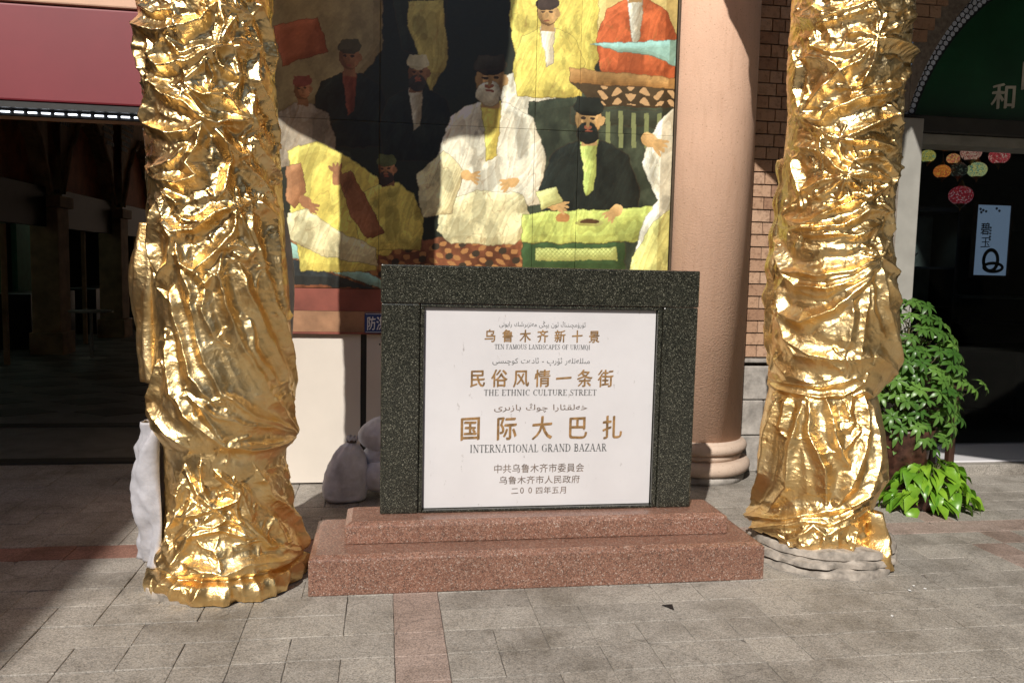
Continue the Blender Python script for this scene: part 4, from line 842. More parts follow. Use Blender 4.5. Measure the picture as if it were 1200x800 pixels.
# low table
P([(612, 250), (765, 242), (776, 262), (742, 284), (612, 284)], (.56, .62, .16), var=.3, fold=.1); P([(612, 284), (732, 284), (732, 318), (612, 318)], (.05, .09, .03)); P([(628, 290), (722, 290), (722, 306), (628, 306)], (.54, .56, .18))
m = inpoly([(628, 290), (722, 290), (722, 306), (628, 306)]); pat = ((np.abs(((U + Vv) / 5) % 1 - .5) < .08) | (np.abs(((U - Vv) / 5) % 1 - .5) < .08)) & m; IMG[pat] = (.30, .33, .08)
Ell(690, 262, 16, 5, (.42, .40, .12)); Ell(690, 261, 12, 3, (.10, .05, .02)); Ell(660, 256, 8, 6, (.50, .24, .08)); hand(648, 240, 1.15, .3); hand(722, 246, 1.15, 2.4); P([(628, 225), (652, 218), (660, 236), (636, 248)], (.62, .62, .25))
P([(742, 300), (755, 255), (770, 235), (752, 190), (772, 140), (800, 120), (800, 330), (735, 330)], WHT, fold=.8, fc=(.45, .42, .12)); P([(740, 300), (765, 262), (800, 230), (800, 330), (735, 330)], (.78, .74, .26), fold=.6); hand(762, 165, 1.4, .5)
P([(300, 330), (300, 345), (450, 352), (450, 340)], RUG, var=.5)
# print grain, scratches
IMG *= (.86 + .3 * fbm(U / 2.2, Vv / 2.2, 3))[..., None]
IMG = np.clip(IMG, .004, .9)
def mural_panel(i0, i1, j0, j1):
    sx = gx[i0:i1].copy(); sz = gz[j0:j1].copy(); sx[0] += .0012; sx[-1] -= .0012; sz[0] += .001; sz[-1] -= .001; X_, Z_ = np.meshgrid(sx, sz); tilt = random.uniform(-.002, .002)
    Yp = 5.55 + .0015 * np.sin(X_ * 9) + tilt; Pm = np.stack([X_, Yp, Z_], -1); me = gridmesh('panel', Pm)
    ca = me.color_attributes.new('print', 'FLOAT_COLOR', 'POINT'); C = np.ones(((j1 - j0) * (i1 - i0), 4), np.float32); C[:, :3] = IMG[j0:j1, i0:i1].reshape(-1, 3); ca.data.foreach_set('color', C.reshape(-1))
    o = obj('panel', me, M['print'], mur); s = o.modifiers.new('thickness', 'SOLIDIFY'); s.thickness = .006; s.offset = 1 if False else -1; return o
xs = [0] + [int(np.searchsorted(gx, a)) for a in (-.045, .995, 1.30)] + [NX]; zs = [0, int(np.searchsorted(gz, 2.43)), NZ]
for a, b in zip(xs[:-1], xs[1:]):
    for c_, d in zip(zs[:-1], zs[1:]): mural_panel(a, min(b + 1, NX), c_, min(d + 1, NZ))
obj('mural_backing', MB().box(mx0, mx1 + .005, 5.575, 5.655, 1.03, 3.66), M['metal_edge'], mur)
obj('side_frame', MB().box(1.976, 1.992, 5.535, 5.62, 1.03, 3.66), M['metal_edge'], mur, bevel=.002)
obj('maroon_band', MB().box(mx0, mx1, 5.552, 5.572, 1.185, 1.333), M['maroon_band'], mur)
obj('tan_band', MB().box(mx0, mx1, 5.551, 5.572, 1.045, 1.183), M['tan_band'], mur)
obj('lower_trim', MB().box(mx0, mx1, 5.548, 5.572, 1.030, 1.044), M['maroon_band'], mur)
bs = thing('blue_sign', 'small blue plate with white characters, half hidden behind the black granite frame', 'sign', (0, 5.54, 1.04))
obj('plate', MB().box(-.132, .16, 5.535, 5.55, 1.04, 1.175), M['blue_plate'], bs, bevel=.012)
for (a, b, c_, d) in ((-.124, .152, 1.166, 1.169), (-.124, .152, 1.046, 1.049)): obj('rim_line', MB().box(a, b, 5.5335, 5.535, c_, d), M['white_paint'], bs)
text_on('characters', 'cjk', '防洪沙袋', (430.5, 371, 473, 387), 5.5335, M['white_paint'], bs, sq=1.02)
# boards below the mural
bdg = thing('white_board', 'left white board under the mural, sunlit beside the gold column', 'board', (-.45, 5.6, 0), 'white boards under the mural')
obj('sheet', MB().box(-.80, -.158, 5.585, 5.61, .012, 1.027), M['white_board'], bdg, bevel=.002)
bd2 = thing('white_board', 'right white board under the mural, shaded behind the sandbags and granite frame', 'board', (.9, 5.6, 0), 'white boards under the mural')
obj('sheet', MB().box(-.118, 1.97, 5.587, 5.612, .012, 1.027), M['white_board'], bd2, bevel=.002)
obj('bolt', MB().tube((-.03, 5.587, .96), (-.03, 5.583, .96), .006), M['black_gap'], bd2)
tag(obj('dark_gap_strip', MB().box(-.157, -.119, 5.60, 5.64, -.01, 1.029), M['black_gap']), 'thin black strip added as the dark gap between the two white boards', 'post')  # darkness of the open gap, put in as a black strip

# ------------------------------------------------------------------ sandbags
def sandbag(label, c, dims, rot, sd, neck=True):
    t = thing('sandbag', label, 'sandbag', c, 'grey sandbags behind the monument'); nr, nc = 60, 56
    ph = np.linspace(0, 1, nr)[:, None]; th = np.linspace(0, 2 * math.pi, nc, endpoint=False)[None, :]
    if neck: prof = np.interp(ph, [0, .03, .10, .3, .55, .75, .85, .905, .93, .96, 1], [.35, .80, .95, 1.0, .90, .66, .44, .20, .16, .27, .22]); zz = np.interp(ph, [0, .03, .10, 1], [0, .0, .05, 1])
    else: prof = np.sin(np.clip(ph, .01, .99) * math.pi) ** .42; zz = ph
    sq = (np.abs(np.cos(th)) ** 3 + np.abs(np.sin(th)) ** 3) ** (-1 / 3) * .55 + .45
    r = prof * sq * (1 + .10 * (fbm(th * 1.2 + sd, ph * 5) - .5)) + .10 * prof * (np.abs(vn(th * 2.2 + sd, ph * 9 + 3) - .5)) + .05 * prof * (np.abs(vn(th * 5 + ph * 9, ph * 16) - .5)) + .075 * np.sin(th * 9 + sd + 2 * ph) * np.clip((ph - .5) / .35, 0, 1) * prof
    lean = .10 * ph ** 2
    Pm = np.stack([r * np.cos(th) * dims[0] / 2 + lean * dims[0], r * np.sin(th) * dims[1] / 2, zz * dims[2] + 0 * th + .02 * dims[2] * np.sin(th * 7 + sd) * (ph > .93)], -1)
    R = Matrix.Rotation(rot[2], 3, 'Z') @ Matrix.Rotation(rot[1], 3, 'Y') @ Matrix.Rotation(rot[0], 3, 'X')
    Q = Pm @ np.array(R).T + np.array(c)
    Q[..., 2] = np.maximum(Q[..., 2], .004 + .004 * (fbm(Q[..., 0] * 30, Q[..., 1] * 30, 2)))
    o = obj('sack', gridmesh('sack', Q, True), M['bag'], t)
    if neck:
        k = Vector(c) + R @ Vector((.085 * dims[0] * 1.0, 0, .925 * dims[2])); n_ = R @ Vector((0, 0, 1)); mb = MB()
        mb.tube(k - n_ * .008, k + n_ * .008, .16 * dims[0] / 2 + .008, n=16); obj('tie', mb, M['bag_tie'], t)
    return t
sandbag('upright grey sandbag tied at the top, leftmost of the pile against the white boards', (-.245, 5.20, 0), (.275, .23, .41), (0, .06, .2), 1.3)
def flatbag(label, c, dims, rot, sd): return sandbag(label, c, dims, rot, sd, neck=False)
b2 = sandbag('grey sandbag lying at the bottom of the pile beside the granite frame', (-.17, 5.26, .115), (.23, .36, .46), (0, 1.35, .15), 4.2, neck=False)
b3 = sandbag('grey sandbag lying on top of the pile beside the granite frame', (-.16, 5.34, .38), (.24, .32, .46), (0, 1.45, -.1), 7.9, neck=False)
b4 = sandbag('grey sandbag in the middle of the pile, between the top and the bottom bag', (-.14, 5.32, .25), (.17, .32, .42), (0, 1.5, .05), 2.9, neck=False)

# ------------------------------------------------------------------ awning, lights and arcade
aw = thing('awning', 'long maroon fascia awning over the arcade entrance', 'awning', (-3, 5.5, 2.4))
obj('fascia', MB().box(-6.5, -1.36, 5.50, 5.56, 2.445, 3.02), M['red_panel'], aw, bevel=.012)
obj('lower_lip', MB().box(-6.5, -1.37, 5.505, 5.72, 2.405, 2.440), M['black_gap'], aw)
obj('top_valance', MB().box(-6.5, -1.36, 5.49, 5.60, 3.030, 3.45), M['pink_cloth'], aw, bevel=.01)
st = thing('light_strip', 'row of small white tube lights under the maroon awning', 'light', (-2.5, 5.55, 2.38))
obj('rail', MB().box(-4.2, -1.45, 5.56, 5.60, 2.365, 2.400), M['black_gap'], st)
tm = MB().tube((-.025, 0, 0), (.025, 0, 0), .005, n=8).mesh('tube_light'); tm.materials.append(M['led'])
for i in range(34): obj('tube_light', tm, None, st, loc=(-4.1 + i * .0775, 5.553, 2.384))
arc = thing('arcade', 'dim vaulted passage of pointed cusped arches behind the maroon awning', 'arcade', (-5, 12, 0))
obj('ceiling', MB().box(-9, -1.425, 6.31, 24, 4.6, 4.7), M['arcade_wall'], arc)
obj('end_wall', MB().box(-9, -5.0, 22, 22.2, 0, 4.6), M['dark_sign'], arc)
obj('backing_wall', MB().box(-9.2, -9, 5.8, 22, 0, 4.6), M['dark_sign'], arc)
def cusped(y0, y1, zs_, za, n=24):
    pts = []; m_ = (y0 + y1) / 2; h_ = (y1 - y0) / 2
    for i in range(n + 1):
        t = i / n; y = y0 + h_ * t; z = zs_ + (za - zs_) * math.sin(t * math.pi / 2) ** .75; s_ = -.10 * abs(math.sin(t * math.pi * 3.5)) * (0 < t < 1); pts.append((y, z + s_))
    return pts + [(2 * m_ - y, z) for y, z in pts[::-1][1:]]
ys = [7.6, 10.6, 13.6, 16.6, 19.6]
for i, yb in enumerate(ys):
    obj('pillar', MB().box(-5.3, -4.9, yb - .22, yb + .22, .35, 2.25), M['arcade_wall'], arc, bevel=.01)
    obj('pillar_base', MB().box(-5.34, -4.86, yb - .26, yb + .26, .0, .348), M['arcade_wall'], arc, bevel=.01)
    obj('pillar_capital', MB().box(-5.36, -4.84, yb - .28, yb + .28, 2.252, 2.42), M['arcade_wall'], arc, bevel=.015)
for a, b in zip(ys[:-1], ys[1:]):
    c = cusped(a + .24, b - .24, 2.43, 3.85); mb = MB()
    for (y, z) in c: mb.v += [(-5.0, y, z), (-5.0, y, 4.59), (-5.2, y, z), (-5.2, y, 4.59)]
    for i in range(len(c) - 1): q = 4 * i; mb.f += [(q, q + 4, q + 5, q + 1), (q, q + 2, q + 6, q + 4)]
    obj('arch', mb, M['arcade_wall'], arc)
    c2 = cusped(a + .24, b - .24, 2.43, 3.85); rb = MB()
    for (p0, p1) in zip(c2[:-1], c2[1:]): rb.tube((-4.97, p0[0], p0[1] + .06), (-4.97, p1[0], p1[1] + .06), .035, n=6, caps=False)
    obj('arch_rib', rb, M['arcade_wall'], arc)
    ltt = MB()
    for s_ in (-1, 1):
        for k_ in range(9):
            for l_ in range(7):
                y = (a + b) / 2 + s_ * (1.24 - k_ * .10 - (l_ % 2) * .05); z = 4.25 - l_ * .11
                if z > 2.75 + (1.30 - abs(y - (a + b) / 2)) * 1.15 + .35: ltt.box(-4.995, -4.985, y - .03, y + .03, z - .035, z + .035)
    if ltt.v: obj('spandrel_lattice', ltt, M['dark_sign'], arc)
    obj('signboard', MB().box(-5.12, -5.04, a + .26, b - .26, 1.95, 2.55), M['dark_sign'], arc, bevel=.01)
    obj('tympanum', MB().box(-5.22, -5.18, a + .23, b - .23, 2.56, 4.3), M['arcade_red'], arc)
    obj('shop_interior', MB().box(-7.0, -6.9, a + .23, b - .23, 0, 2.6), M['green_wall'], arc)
    obj('shop_window_frame', MB().box(-5.16, -5.10, (a + b) / 2 - .03, (a + b) / 2 + .03, .01, 1.94), M['arcade_wall'], arc)
    obj('ceiling_lamp', MB().box(-6.6, -6.3, (a + b) / 2 - .5, (a + b) / 2 + .5, 2.55, 2.59), M['shop_lamp'], arc)
    obj('counter', MB().box(-6.2, -5.6, a + .5, b - .6, .0, .9), M['black_wood'], arc, bevel=.01)
# small table far inside
tb = thing('cafe_table', 'small round pedestal table deep inside the dark arcade', 'table', (-4.3, 12.9, 0))
obj('table_top', MB().lathe((-4.3, 12.9, 0), [(.3, .70), (.3, .725)], 24), M['frame_grey'], tb); obj('stem', MB().tube((-4.3, 12.9, .02), (-4.3, 12.9, .70), .025), M['frame_grey'], tb); obj('foot', MB().lathe((-4.3, 12.9, 0), [(.2, .007), (.18, .02)], 20), M['frame_grey'], tb)

# ------------------------------------------------------------------ shop interior
shp = thing('shop_interior', 'dark shop room behind the glass on the right with floor, walls and shelves', 'shop', (5.8, 8, 0))
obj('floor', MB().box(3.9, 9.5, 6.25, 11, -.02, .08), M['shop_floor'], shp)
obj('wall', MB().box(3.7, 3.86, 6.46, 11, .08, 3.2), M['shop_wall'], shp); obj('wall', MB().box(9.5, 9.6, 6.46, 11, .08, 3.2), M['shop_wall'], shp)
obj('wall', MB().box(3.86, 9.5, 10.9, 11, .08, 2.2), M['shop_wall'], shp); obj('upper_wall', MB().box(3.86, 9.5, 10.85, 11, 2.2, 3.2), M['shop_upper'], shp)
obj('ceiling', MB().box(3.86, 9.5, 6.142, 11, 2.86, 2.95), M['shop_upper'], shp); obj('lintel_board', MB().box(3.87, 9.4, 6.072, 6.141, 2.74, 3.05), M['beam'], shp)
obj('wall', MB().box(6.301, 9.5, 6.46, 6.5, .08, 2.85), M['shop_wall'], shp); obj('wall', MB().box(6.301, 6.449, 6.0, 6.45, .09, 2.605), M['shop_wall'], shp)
cab = thing('display_cabinet', 'dark wooden display cabinet with spotlit shelves at the left of the shop', 'cabinet', (4.9, 7.7, .08))
cx0, cx1, cy0, cy1 = 4.45, 5.72, 7.5, 7.9
for nm, bx in (('side_panel', (cx0, cx0 + .03, cy0, cy1, .081, 2.15)), ('side_panel', (cx1 - .03, cx1, cy0, cy1, .081, 2.15)), ('back_panel', (cx0 + .031, cx1 - .031, cy1 - .02, cy1, .081, 2.12)), ('top_panel', (cx0 - .02, cx1 + .02, cy0 - .02, cy1, 2.151, 2.20)), ('base_panel', (cx0 + .031, cx1 - .031, cy0, cy1 - .021, .081, .75))): obj(nm, MB().box(*bx), M['shop_upper' if nm == 'back_panel' else 'black_wood'], cab, bevel=.003)
for z in (.78, 1.18, 1.58): obj('shelf', MB().box(cx0 + .032, cx1 - .032, cy0 + .01, cy1 - .022, z, z + .02), M['black_wood'], cab)
for x in (4.92, 5.38):
    l_ = bpy.data.lights.new('cabinet_spot', 'SPOT'); l_.energy = 22; l_.spot_size = 1.0; l_.spot_blend = .9; l_.shadow_soft_size = .02; l_.color = (.85, .95, 1)
    lo_ = bpy.data.objects.new('cabinet_spot', l_); COL.objects.link(lo_); lo_.parent = cab; lo_.location = Vector((x, 7.74, 2.12)) - off(cab); lo_.rotation_euler = (math.radians(14), 0, 0)
def pot(label, x, y, z, prof, mat, cat='pot', lid=False):
    t = thing('tea_pot' if cat == 'teapot' else 'vase', label, cat, (x, y, z)); obj('vessel', MB().lathe((x, y, z), prof, 24), mat, t, smooth=True)
    return t
t = pot('black iron teapot on the upper cabinet shelf', 5.22, 7.68, 1.60, [(.05, .001), (.10, .04), (.11, .09), (.08, .13), (.03, .145)], M['black_wood'], 'teapot')
obj('spout', MB().tube((5.31, 7.68, 1.67), (5.39, 7.68, 1.74), .016, .01), M['black_wood'], t); obj('handle', MB().tube((5.13, 7.68, 1.70), (5.22, 7.68, 1.80), .008).tube((5.22, 7.68, 1.80), (5.31, 7.68, 1.70), .008), M['black_wood'], t); obj('knob', MB().lathe((5.22, 7.68, 1.745), [(.01, 0), (.016, .012), (.006, .024)], 12), M['black_wood'], t)
pot('small white porcelain jar beside the teapot on the shelf', 4.93, 7.66, 1.60, [(.03, .001), (.05, .03), (.045, .07), (.025, .09), (.03, .10)], M['white_paint'], 'vase')
pot('small orange clay jar at the left end of the cabinet shelf', 4.72, 7.66, 1.60, [(.03, .001), (.042, .03), (.03, .06), (.02, .07)], M['tan_band'], 'vase')
pot('pale bowl of trinkets on the lower cabinet shelf', 5.12, 7.66, 1.20, [(.05, .001), (.10, .05), (.13, .08), (.12, .082)], M['frame_grey'], 'bowl')
# light-box poster
pp = [atY(u, v, 7.05) for u, v in ((1140, 322), (1175, 324), (1182, 243), (1149, 240))]
ps = thing('light_box_poster', 'tall pale blue lit poster with black brushed characters hanging in the shop', 'poster', pp[0])
mp, tp, bp = nodes('poster_glow'); bp.inputs['Base Color'].default_value = (.33, .45, .68, 1); bp.inputs['Emission Color'].default_value = (.36, .48, .74, 1); bp.inputs['Emission Strength'].default_value = .28
x0, x1 = pp[0][0], pp[1][0]; z0, z1 = pp[0][2], pp[3][2]
x1 += .03
obj('poster_sheet', MB().box(x0, x1, 7.05, 7.075, z0, z1), mp, ps); obj('poster_frame', MB().box(x1 + .001, x1 + .025, 7.04, 7.09, z0 - .03, z1 + .03).box(x0 - .015, x0 - .001, 7.04, 7.09, z0 - .03, z1 + .03).box(x0, x1, 7.04, 7.09, z1 + .001, z1 + .02).box(x0, x1, 7.04, 7.09, z0 - .02, z0 - .001), M['dark_wood'], ps)
text_on('brushed_characters', 'cjk', '碧', (1149, 261, 1159, 275), 7.047, M['black_gap'], ps); text_on('brushed_characters', 'cjk', '玉', (1149, 278, 1160, 290), 7.047, M['black_gap'], ps)
sm = MB()
for k_ in range(5): sm.box(x0 + .14, x0 + .16, 7.046, 7.049, z1 - .22 - k_ * .028, z1 - .203 - k_ * .028)
for (dx, dz) in ((.03, .04), (.06, .05), (.04, .07), (.09, .06), (.2, .03), (.23, .05)): sm.poly([(x0 + dx + .013 * math.cos(j), 7.0495, z1 - dz + .013 * math.sin(j)) for j in range(6)], (0, -.003, 0))
obj('ink_marks', sm, simple('ink_grey', (.10, .12, .16), .6, bs=0), ps)
rg = MB(); cxr, czr = (x0 + x1) / 2 + .01, z0 + .12
for (cx_, cz_, rx_, rz_, th_, q) in ((cxr - .01, czr + .02, .075, .10, .035, 0), (cxr + .02, czr - .045, .10, .04, .03, 1)):
    n = 28
    for i in range(n):
        a, b = 2 * math.pi * i / n, 2 * math.pi * (i + 1) / n; A_ = [(cx_ + (rx_ + s_ * th_ / 2) * math.cos(an), 7.0465 - q * .001, cz_ + (rz_ + s_ * th_ / 2) * math.sin(an)) for an, s_ in ((a, -1), (b, -1), (b, 1), (a, 1))]; rg.poly(A_, (0, -.001, 0))
obj('ink_rings', rg, M['black_gap'], ps)
# mosaic lanterns
def lantern_mat(name, c1, c2, c3, st):
    m, t, b = nodes(name); co = coord(t); v = N(t, 'ShaderNodeTexVoronoi', Scale=85); t.links.new(co, v.inputs['Vector']); s_ = N(t, 'ShaderNodeSeparateColor'); t.links.new(v.outputs['Color'], s_.inputs[0])
    c = ramp(t, s_.outputs[0], [(0, c1), (.45, c2), (.8, c3)], 'CONSTANT'); e = N(t, 'ShaderNodeTexVoronoi', Scale=85, feature='DISTANCE_TO_EDGE'); t.links.new(co, e.inputs['Vector'])
    c = mixc(t, ramp(t, e.outputs['Distance'], [(.02, (.15, .15, .15)), (.08, (1, 1, 1))]), (.02, .01, .01), c); t.links.new(c, b.inputs['Base Color']); t.links.new(c, b.inputs['Emission Color']); b.inputs['Emission Strength'].default_value = st * 1.1; b.inputs['Roughness'].default_value = .2
    return m
LM = {'yellow': lantern_mat('mosaic_yellow', (.55, .5, .12), (.75, .62, .15), (.3, .45, .25), .45), 'orange': lantern_mat('mosaic_orange', (.75, .2, .04), (.85, .32, .05), (.6, .1, .03), .5), 'green': lantern_mat('mosaic_green', (.5, .6, .3), (.7, .65, .25), (.2, .4, .3), .45), 'red': lantern_mat('mosaic_red', (.45, .03, .05), (.3, .02, .04), (.6, .3, .35), .32), 'pink': lantern_mat('mosaic_pink', (.75, .35, .3), (.8, .5, .4), (.5, .15, .12), .35), 'dark': lantern_mat('mosaic_dark', (.04, .06, .05), (.05, .05, .04), (.2, .25, .2), .12), 'rose': lantern_mat('mosaic_rose', (.7, .1, .12), (.5, .05, .06), (.8, .45, .4), .4), 'amber': lantern_mat('mosaic_amber', (.8, .35, .12), (.6, .15, .1), (.85, .55, .2), .5)}
for (u, v, r, k_, lab) in [(1087, 183, 8.5, 'yellow', 'yellow mosaic lantern hanging alone at the left end of the cluster'), (1104, 201, 9, 'orange', 'bright orange mosaic lantern at the left of the cluster'), (1117, 186, 7, 'amber', 'small amber mosaic lantern above the orange one'), (1138, 179, 11, 'pink', 'pale pink mosaic lantern at the top of the cluster'), (1123, 199, 10, 'dark', 'unlit dark mosaic lantern in the middle of the cluster'), (1145, 199, 10.5, 'green', 'yellow green mosaic lantern at the right of the cluster'), (1126, 229, 13, 'red', 'large dark red mosaic lantern hanging lowest'), (1171, 183, 11, 'rose', 'rose red mosaic lantern hanging alone at the right')]:
    c = atY(u, v, 6.9); r_ = r * 6.9 / FPX * 1.12
    t = thing('mosaic_lantern', lab, 'lantern', c, 'mosaic lanterns hanging in the shop')
    obj('globe', MB().lathe(c, [(r_ * math.sin(a) + .001, -r_ * .82 * math.cos(a)) for a in [math.pi * i / 12 for i in range(1, 12)]], 24), LM[k_], t, smooth=True)
    obj('brass_cap', MB().lathe(c, [(r_ * .34, r_ * .78), (r_ * .22, r_ * 1.0), (.008, r_ * 1.3)], 14), M['brass'], t); obj('finial', MB().lathe(c, [(.004, -r_ * 1.35), (r_ * .12, -r_ * 1.1), (r_ * .5, -r_ * .74)], 14), M['brass'], t)
    obj('chain', MB().tube((c[0], c[1], c[2] + r_ * 1.25), (c[0], c[1], 2.858), .004, n=5), M['black_wood'], t)
# dark table and chair shapes inside
dt = thing('dark_table', 'dark wooden table standing inside the shop doorway', 'table', (5.6, 6.9, .08))
obj('table_top', MB().box(5.1, 6.4, 6.75, 7.35, .82, .86), M['black_wood'], dt, bevel=.004)
for x in (5.14, 6.34):
    for y in (6.79, 7.30): obj('leg', MB().box(x - .025, x + .025, y - .025, y + .025, .081, .819), M['black_wood'], dt)
gc = thing('glass_counter', 'glass topped display counter behind the dark table', 'counter', (6.6, 8, .08))
obj('base', MB().box(6.1, 7.6, 7.9, 8.4, .081, 1.0), M['black_wood'], gc); obj('top', MB().box(6.08, 7.62, 7.88, 8.42, 1.28, 1.31), M['shop_upper'], gc); obj('case_glass', MB().box(6.1, 7.6, 7.9, 7.908, 1.001, 1.279), M['glass'], gc)

# ------------------------------------------------------------------ plants
def leaflet(mb, base, d, up, L, W, droop, fold=.25):
    d = d.normalized(); s_ = d.cross(up).normalized(); n_ = s_.cross(d).normalized(); k_ = len(mb.v); n = 5
    for i in range(n + 1):
        t = i / n; w_ = W * math.sin(math.pi * min(1, t * .93 + .05)) ** .8 * (.75 + .45 * t if i < n else 1); w_ = max(w_, .0008) if i < n else .0008
        c_ = base + d * (L * t) - Vector((0, 0, 1)) * droop * L * t * t
        mb.v += [tuple(c_ - s_ * w_ + n_ * w_ * fold), tuple(c_), tuple(c_ + s_ * w_ + n_ * w_ * fold)]
    for i in range(n): a = k_ + 3 * i; mb.f += [(a, a + 1, a + 4, a + 3), (a + 1, a + 2, a + 5, a + 4)]
def palmate(sd):
    r = random.Random(sd); mb = MB(); n = r.choice((7, 8, 8, 9)); s_ = r.uniform(.85, 1.15)
    for i in range(n):
        a = 2 * math.pi * i / n + r.uniform(-.1, .1); d = Vector((math.cos(a), math.sin(a), r.uniform(.05, .35))); L = s_ * r.uniform(.058, .076) * (1 if abs(a - math.pi) > .6 else .8)
        leaflet(mb, Vector((0, 0, 0)) + d * .006, d, Vector((0, 0, 1)), L, .0135 * s_, r.uniform(.15, .9))
    mb.tube((0, 0, 0), (0, 0, -.07), .0018, n=5); me = mb.mesh('leaf', True); me.materials.append(M['leaf_dark']); return me
pals = [palmate(i) for i in range(8)]
up_ = thing('umbrella_plant', 'tall dark green plant with finger-shaped leaf clusters beside the right gold column', 'plant', (3.45, 4.88, 0))
obj('pot', MB().lathe((3.43, 4.92, 0), [(.12, .002), (.14, .05), (.17, .35), (.19, .47), (.20, .50), (.18, .505), (.165, .47)], 32), M['ceramic_pot'], up_, smooth=True)
obj('soil', MB().lathe((3.43, 4.92, 0), [(.163, .455), (.10, .465)], 24), M['soil'], up_)
r = random.Random(21); stems = MB(); leafpos = []
tries = 0
while len(leafpos) < 190 and tries < 20000:
    tries += 1
    z = r.uniform(.38, 1.34); wz_ = np.interp(z, [.38, .6, .9, 1.1, 1.34], [.24, .31, .33, .27, .10]); cx_ = np.interp(z, [.38, .9, 1.34], [3.50, 3.50, 3.40]); a = r.uniform(0, 2 * math.pi); q = r.uniform(.55, 1) ** .6
    p = Vector((cx_ + wz_ * q * math.cos(a), 4.90 + .72 * wz_ * q * math.sin(a), z))
    if all((p - b).length > .062 for b in leafpos): leafpos.append(p)
leafpos += [Vector((3.91, 4.80, .80)), Vector((3.86, 4.82, .77))]
for p in leafpos:
    out = Vector((p.x - 3.45, (p.y - 4.92) * 1.3, .14)).normalized(); tlt = out.lerp(Vector((0, -.55, .85)), .5).normalized()
    qn = tlt.to_track_quat('Z', 'Y').to_euler(); o = obj('leaf', pals[r.randrange(8)], None, up_, loc=p); qn.rotate_axis('Z', r.uniform(0, 6.28)); o.rotation_euler = qn
    c0 = Vector((3.43 + r.uniform(-.05, .05), 4.92 + r.uniform(-.04, .04), max(.46, p.z - .25)))
    stems.tube(c0, p - tlt * .06, .0032, .0018, n=5, caps=False)
for k_ in range(6): stems.tube((3.43 + r.uniform(-.05, .05), 4.92 + r.uniform(-.05, .05), .46), (3.43 + r.uniform(-.12, .14), 4.92 + r.uniform(-.08, .08), r.uniform(.95, 1.25)), .009, .005, n=7)
obj('stems', stems, M['stem'], up_)
def heart(sd):
    r = random.Random(sd); mb = MB(); L = r.uniform(.085, .12); W = L * r.uniform(.30, .38); n = 7; prof = [0, .72, 1.0, .95, .78, .52, .25, 0]; dr = r.uniform(.3, .8); tw = r.uniform(-.3, .3)
    for i in range(n + 1):
        t = i / n; w_ = W * prof[i] + .0006; z = -dr * L * t * t + .1 * L * math.sin(t * 3); e = .004 * math.sin(t * 9 + sd)
        mb.v += [(t * L - (.012 if i == 1 else 0), -w_, z + w_ * .35 + tw * w_ + e), (t * L, 0, z), (t * L - (.012 if i == 1 else 0), w_, z + w_ * .35 - tw * w_ - e)]
    for i in range(n): a = 3 * i; mb.f += [(a, a + 3, a + 4, a + 1), (a + 1, a + 4, a + 5, a + 2)]
    me = mb.mesh('leaf', True); me.materials.append(M['leaf_light']); return me
hs = [heart(i) for i in range(8)]
po = thing('pothos_plant', 'low bright green leafy plant spilling over the pavement below the tall plant', 'plant', (3.5, 4.68, 0))
obj('pot', MB().lathe((3.50, 4.72, 0), [(.10, .002), (.12, .04), (.14, .13), (.13, .135), (.12, .11)], 24), M['ceramic_pot'], po, smooth=True)
st2 = MB()
for i in range(150):
    a = r.uniform(0, 2 * math.pi); q = r.uniform(.15, 1) ** .6; rx = .27 * q; zt = .30 * (1 - q ** 2 * .85) + r.uniform(-.03, .04) + .01
    p = Vector((3.50 + rx * math.cos(a) * 1.05, 4.70 + rx * .62 * math.sin(a), max(.03, zt)))
    o = obj('leaf', hs[r.randrange(8)], None, po, loc=p, rot=(r.uniform(-.5, .5), r.uniform(-.15, .55) + .3 * q, a + r.uniform(-.6, .6))); st2.tube((3.50, 4.72, .10), p, .003, .002, n=5, caps=False)
obj('stems', st2, M['stem'], po)
sd_ = thing('wooden_stand', 'dark wooden sign stand with one visible post behind the tall plant', 'stand', (4.02, 5.28, 0))
for x in (3.72, 4.05): obj('post', MB().box(x, x + .045, 5.26, 5.31, .0, 1.0 if x < 4 else .70), M['dark_wood'], sd_, bevel=.004)
obj('desk_panel', MB().box(3.70, 4.12, 5.20, 5.52, .701, .735), M['dark_wood'], sd_, bevel=.004); obj('rail', MB().box(3.767, 4.048, 5.27, 5.30, .35, .40), M['dark_wood'], sd_)
obj('post', MB().box(4.05, 4.095, 5.46, 5.50, .0, .70), M['dark_wood'], sd_, bevel=.004)
# litter
lm = MB(); lm.poly([(0, 0, 0), (.02, .004, 0), (.025, .018, 0), (.006, .02, 0)], (0, 0, .002)); lme = lm.mesh('paper_scrap'); lme.materials.append(M['white_paint'])
for i, (u, v, lab) in enumerate([(1070, 686.5, 'white paper scrap nearest the cloth flap, farthest back of four'), (1068, 692, 'white paper scrap just in front of the farthest one'), (1086, 689, 'rightmost of the small white paper scraps on the paving'), (1044, 720, 'white paper scrap nearest the viewer, alone on the paving')]):
    p = onG(u, v, .003); o = obj('paper_scrap', lme, None, loc=p, rot=(0, 0, i * 1.3)); o.scale = (.6, .6, 1); tag(o, lab, 'litter', 'small paper scraps on the paving')
tri = onG(785, 711, .0026); tag(obj('loose_stone_chip', MB().poly([(tri[0] - .03, tri[1] + .02, .003), (tri[0] + .02, tri[1] + .025, .003), (tri[0] + .008, tri[1] - .03, .003)][::-1], (0, 0, .003)), M['black_gap']), 'dark triangular chip in a paving joint in front of the red granite step', 'debris')

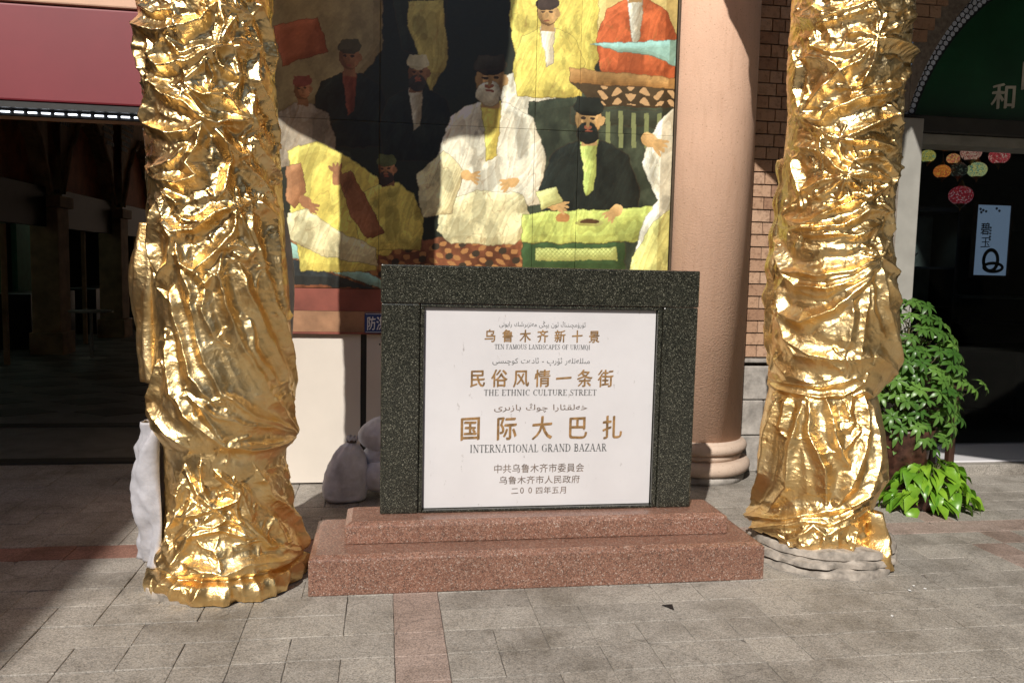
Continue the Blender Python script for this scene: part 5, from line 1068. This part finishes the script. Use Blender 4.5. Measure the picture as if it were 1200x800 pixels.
# ------------------------------------------------------------------ buildings around the square (cast the shade, seen in the gold)
def block(label, x0, x1, y0, y1, h_, mat, facing, wins):
    t = thing('street_building', label, 'building', ((x0 + x1) / 2, (y0 + y1) / 2, 0)); obj('wall', MB().box(x0, x1, y0, y1, -.02, h_), mat, t); obj('roof', MB().box(x0 - .1, x1 + .1, y0 - .1, y1 + .1, h_, h_ + .15), M['stucco_base'], t)
    gl_ = simple('window_dark', (.03, .04, .05), .1, bs=0)
    for i in range(wins):
        for j in range(int(h_ // 3.2)):
            zb_ = .9 + j * 3.2
            if facing == 'y': xx = x0 + (i + .5) * (x1 - x0) / wins; g = MB().box(xx - .6, xx + .6, y1 + .001, y1 + .02, zb_, zb_ + 1.5)
            else: yy = y0 + (i + .5) * (y1 - y0) / wins; xq = x1 + .001 if facing == 'x' else x0 - .02; g = MB().box(xq, xq + .019, yy - .6, yy + .6, zb_, zb_ + 1.5)
            obj('window', g, gl_, t)
    return t
block('tall plain building on the left side of the square', -16, -6.4, -14, 5.3, 8.55, M['stucco'], 'x', 5)
block('ochre building across the square behind the viewer', -5, 16, -18, -12, 6.8, M['stucco_base'], 'y', 7)
block('unseen dark building added on the right to darken reflections in the shop glass', 13, 22, -14, 5.0, 8.5, M['dark_sign'], '-x', 5)  # added out of view, kept dark so the shop glass reflects less sky
block('plain pale building beyond the far end of the arcade', -12, 4, 30, 36, 7, M['stucco_base'], '-x', 2)
cn = thing('added_shade_canopy', 'unseen dark fabric canopy added to throw shade on the arched shop', 'canopy', (4.5, 3, 0))  # out of view, added and outlined so its shadow covers the shopfront
obj('fabric', MB().poly([(2.1, 1.50, 4.05), (7.5, -3.36, 4.05), (7.5, 5.74, 4.05), (3.32, 5.74, 4.05), (3.17, 4.4, 4.05), (3.10, 3.6, 4.05)], (0, 0, .02)), simple('shade_fabric', (.10, .09, .075), .9), cn)
for x, y in ((4.85, -.15), (7.4, -3.1)): obj('pole', MB().tube((x, y, 0), (x, y, 4.049), .03), M['metal_edge'], cn)
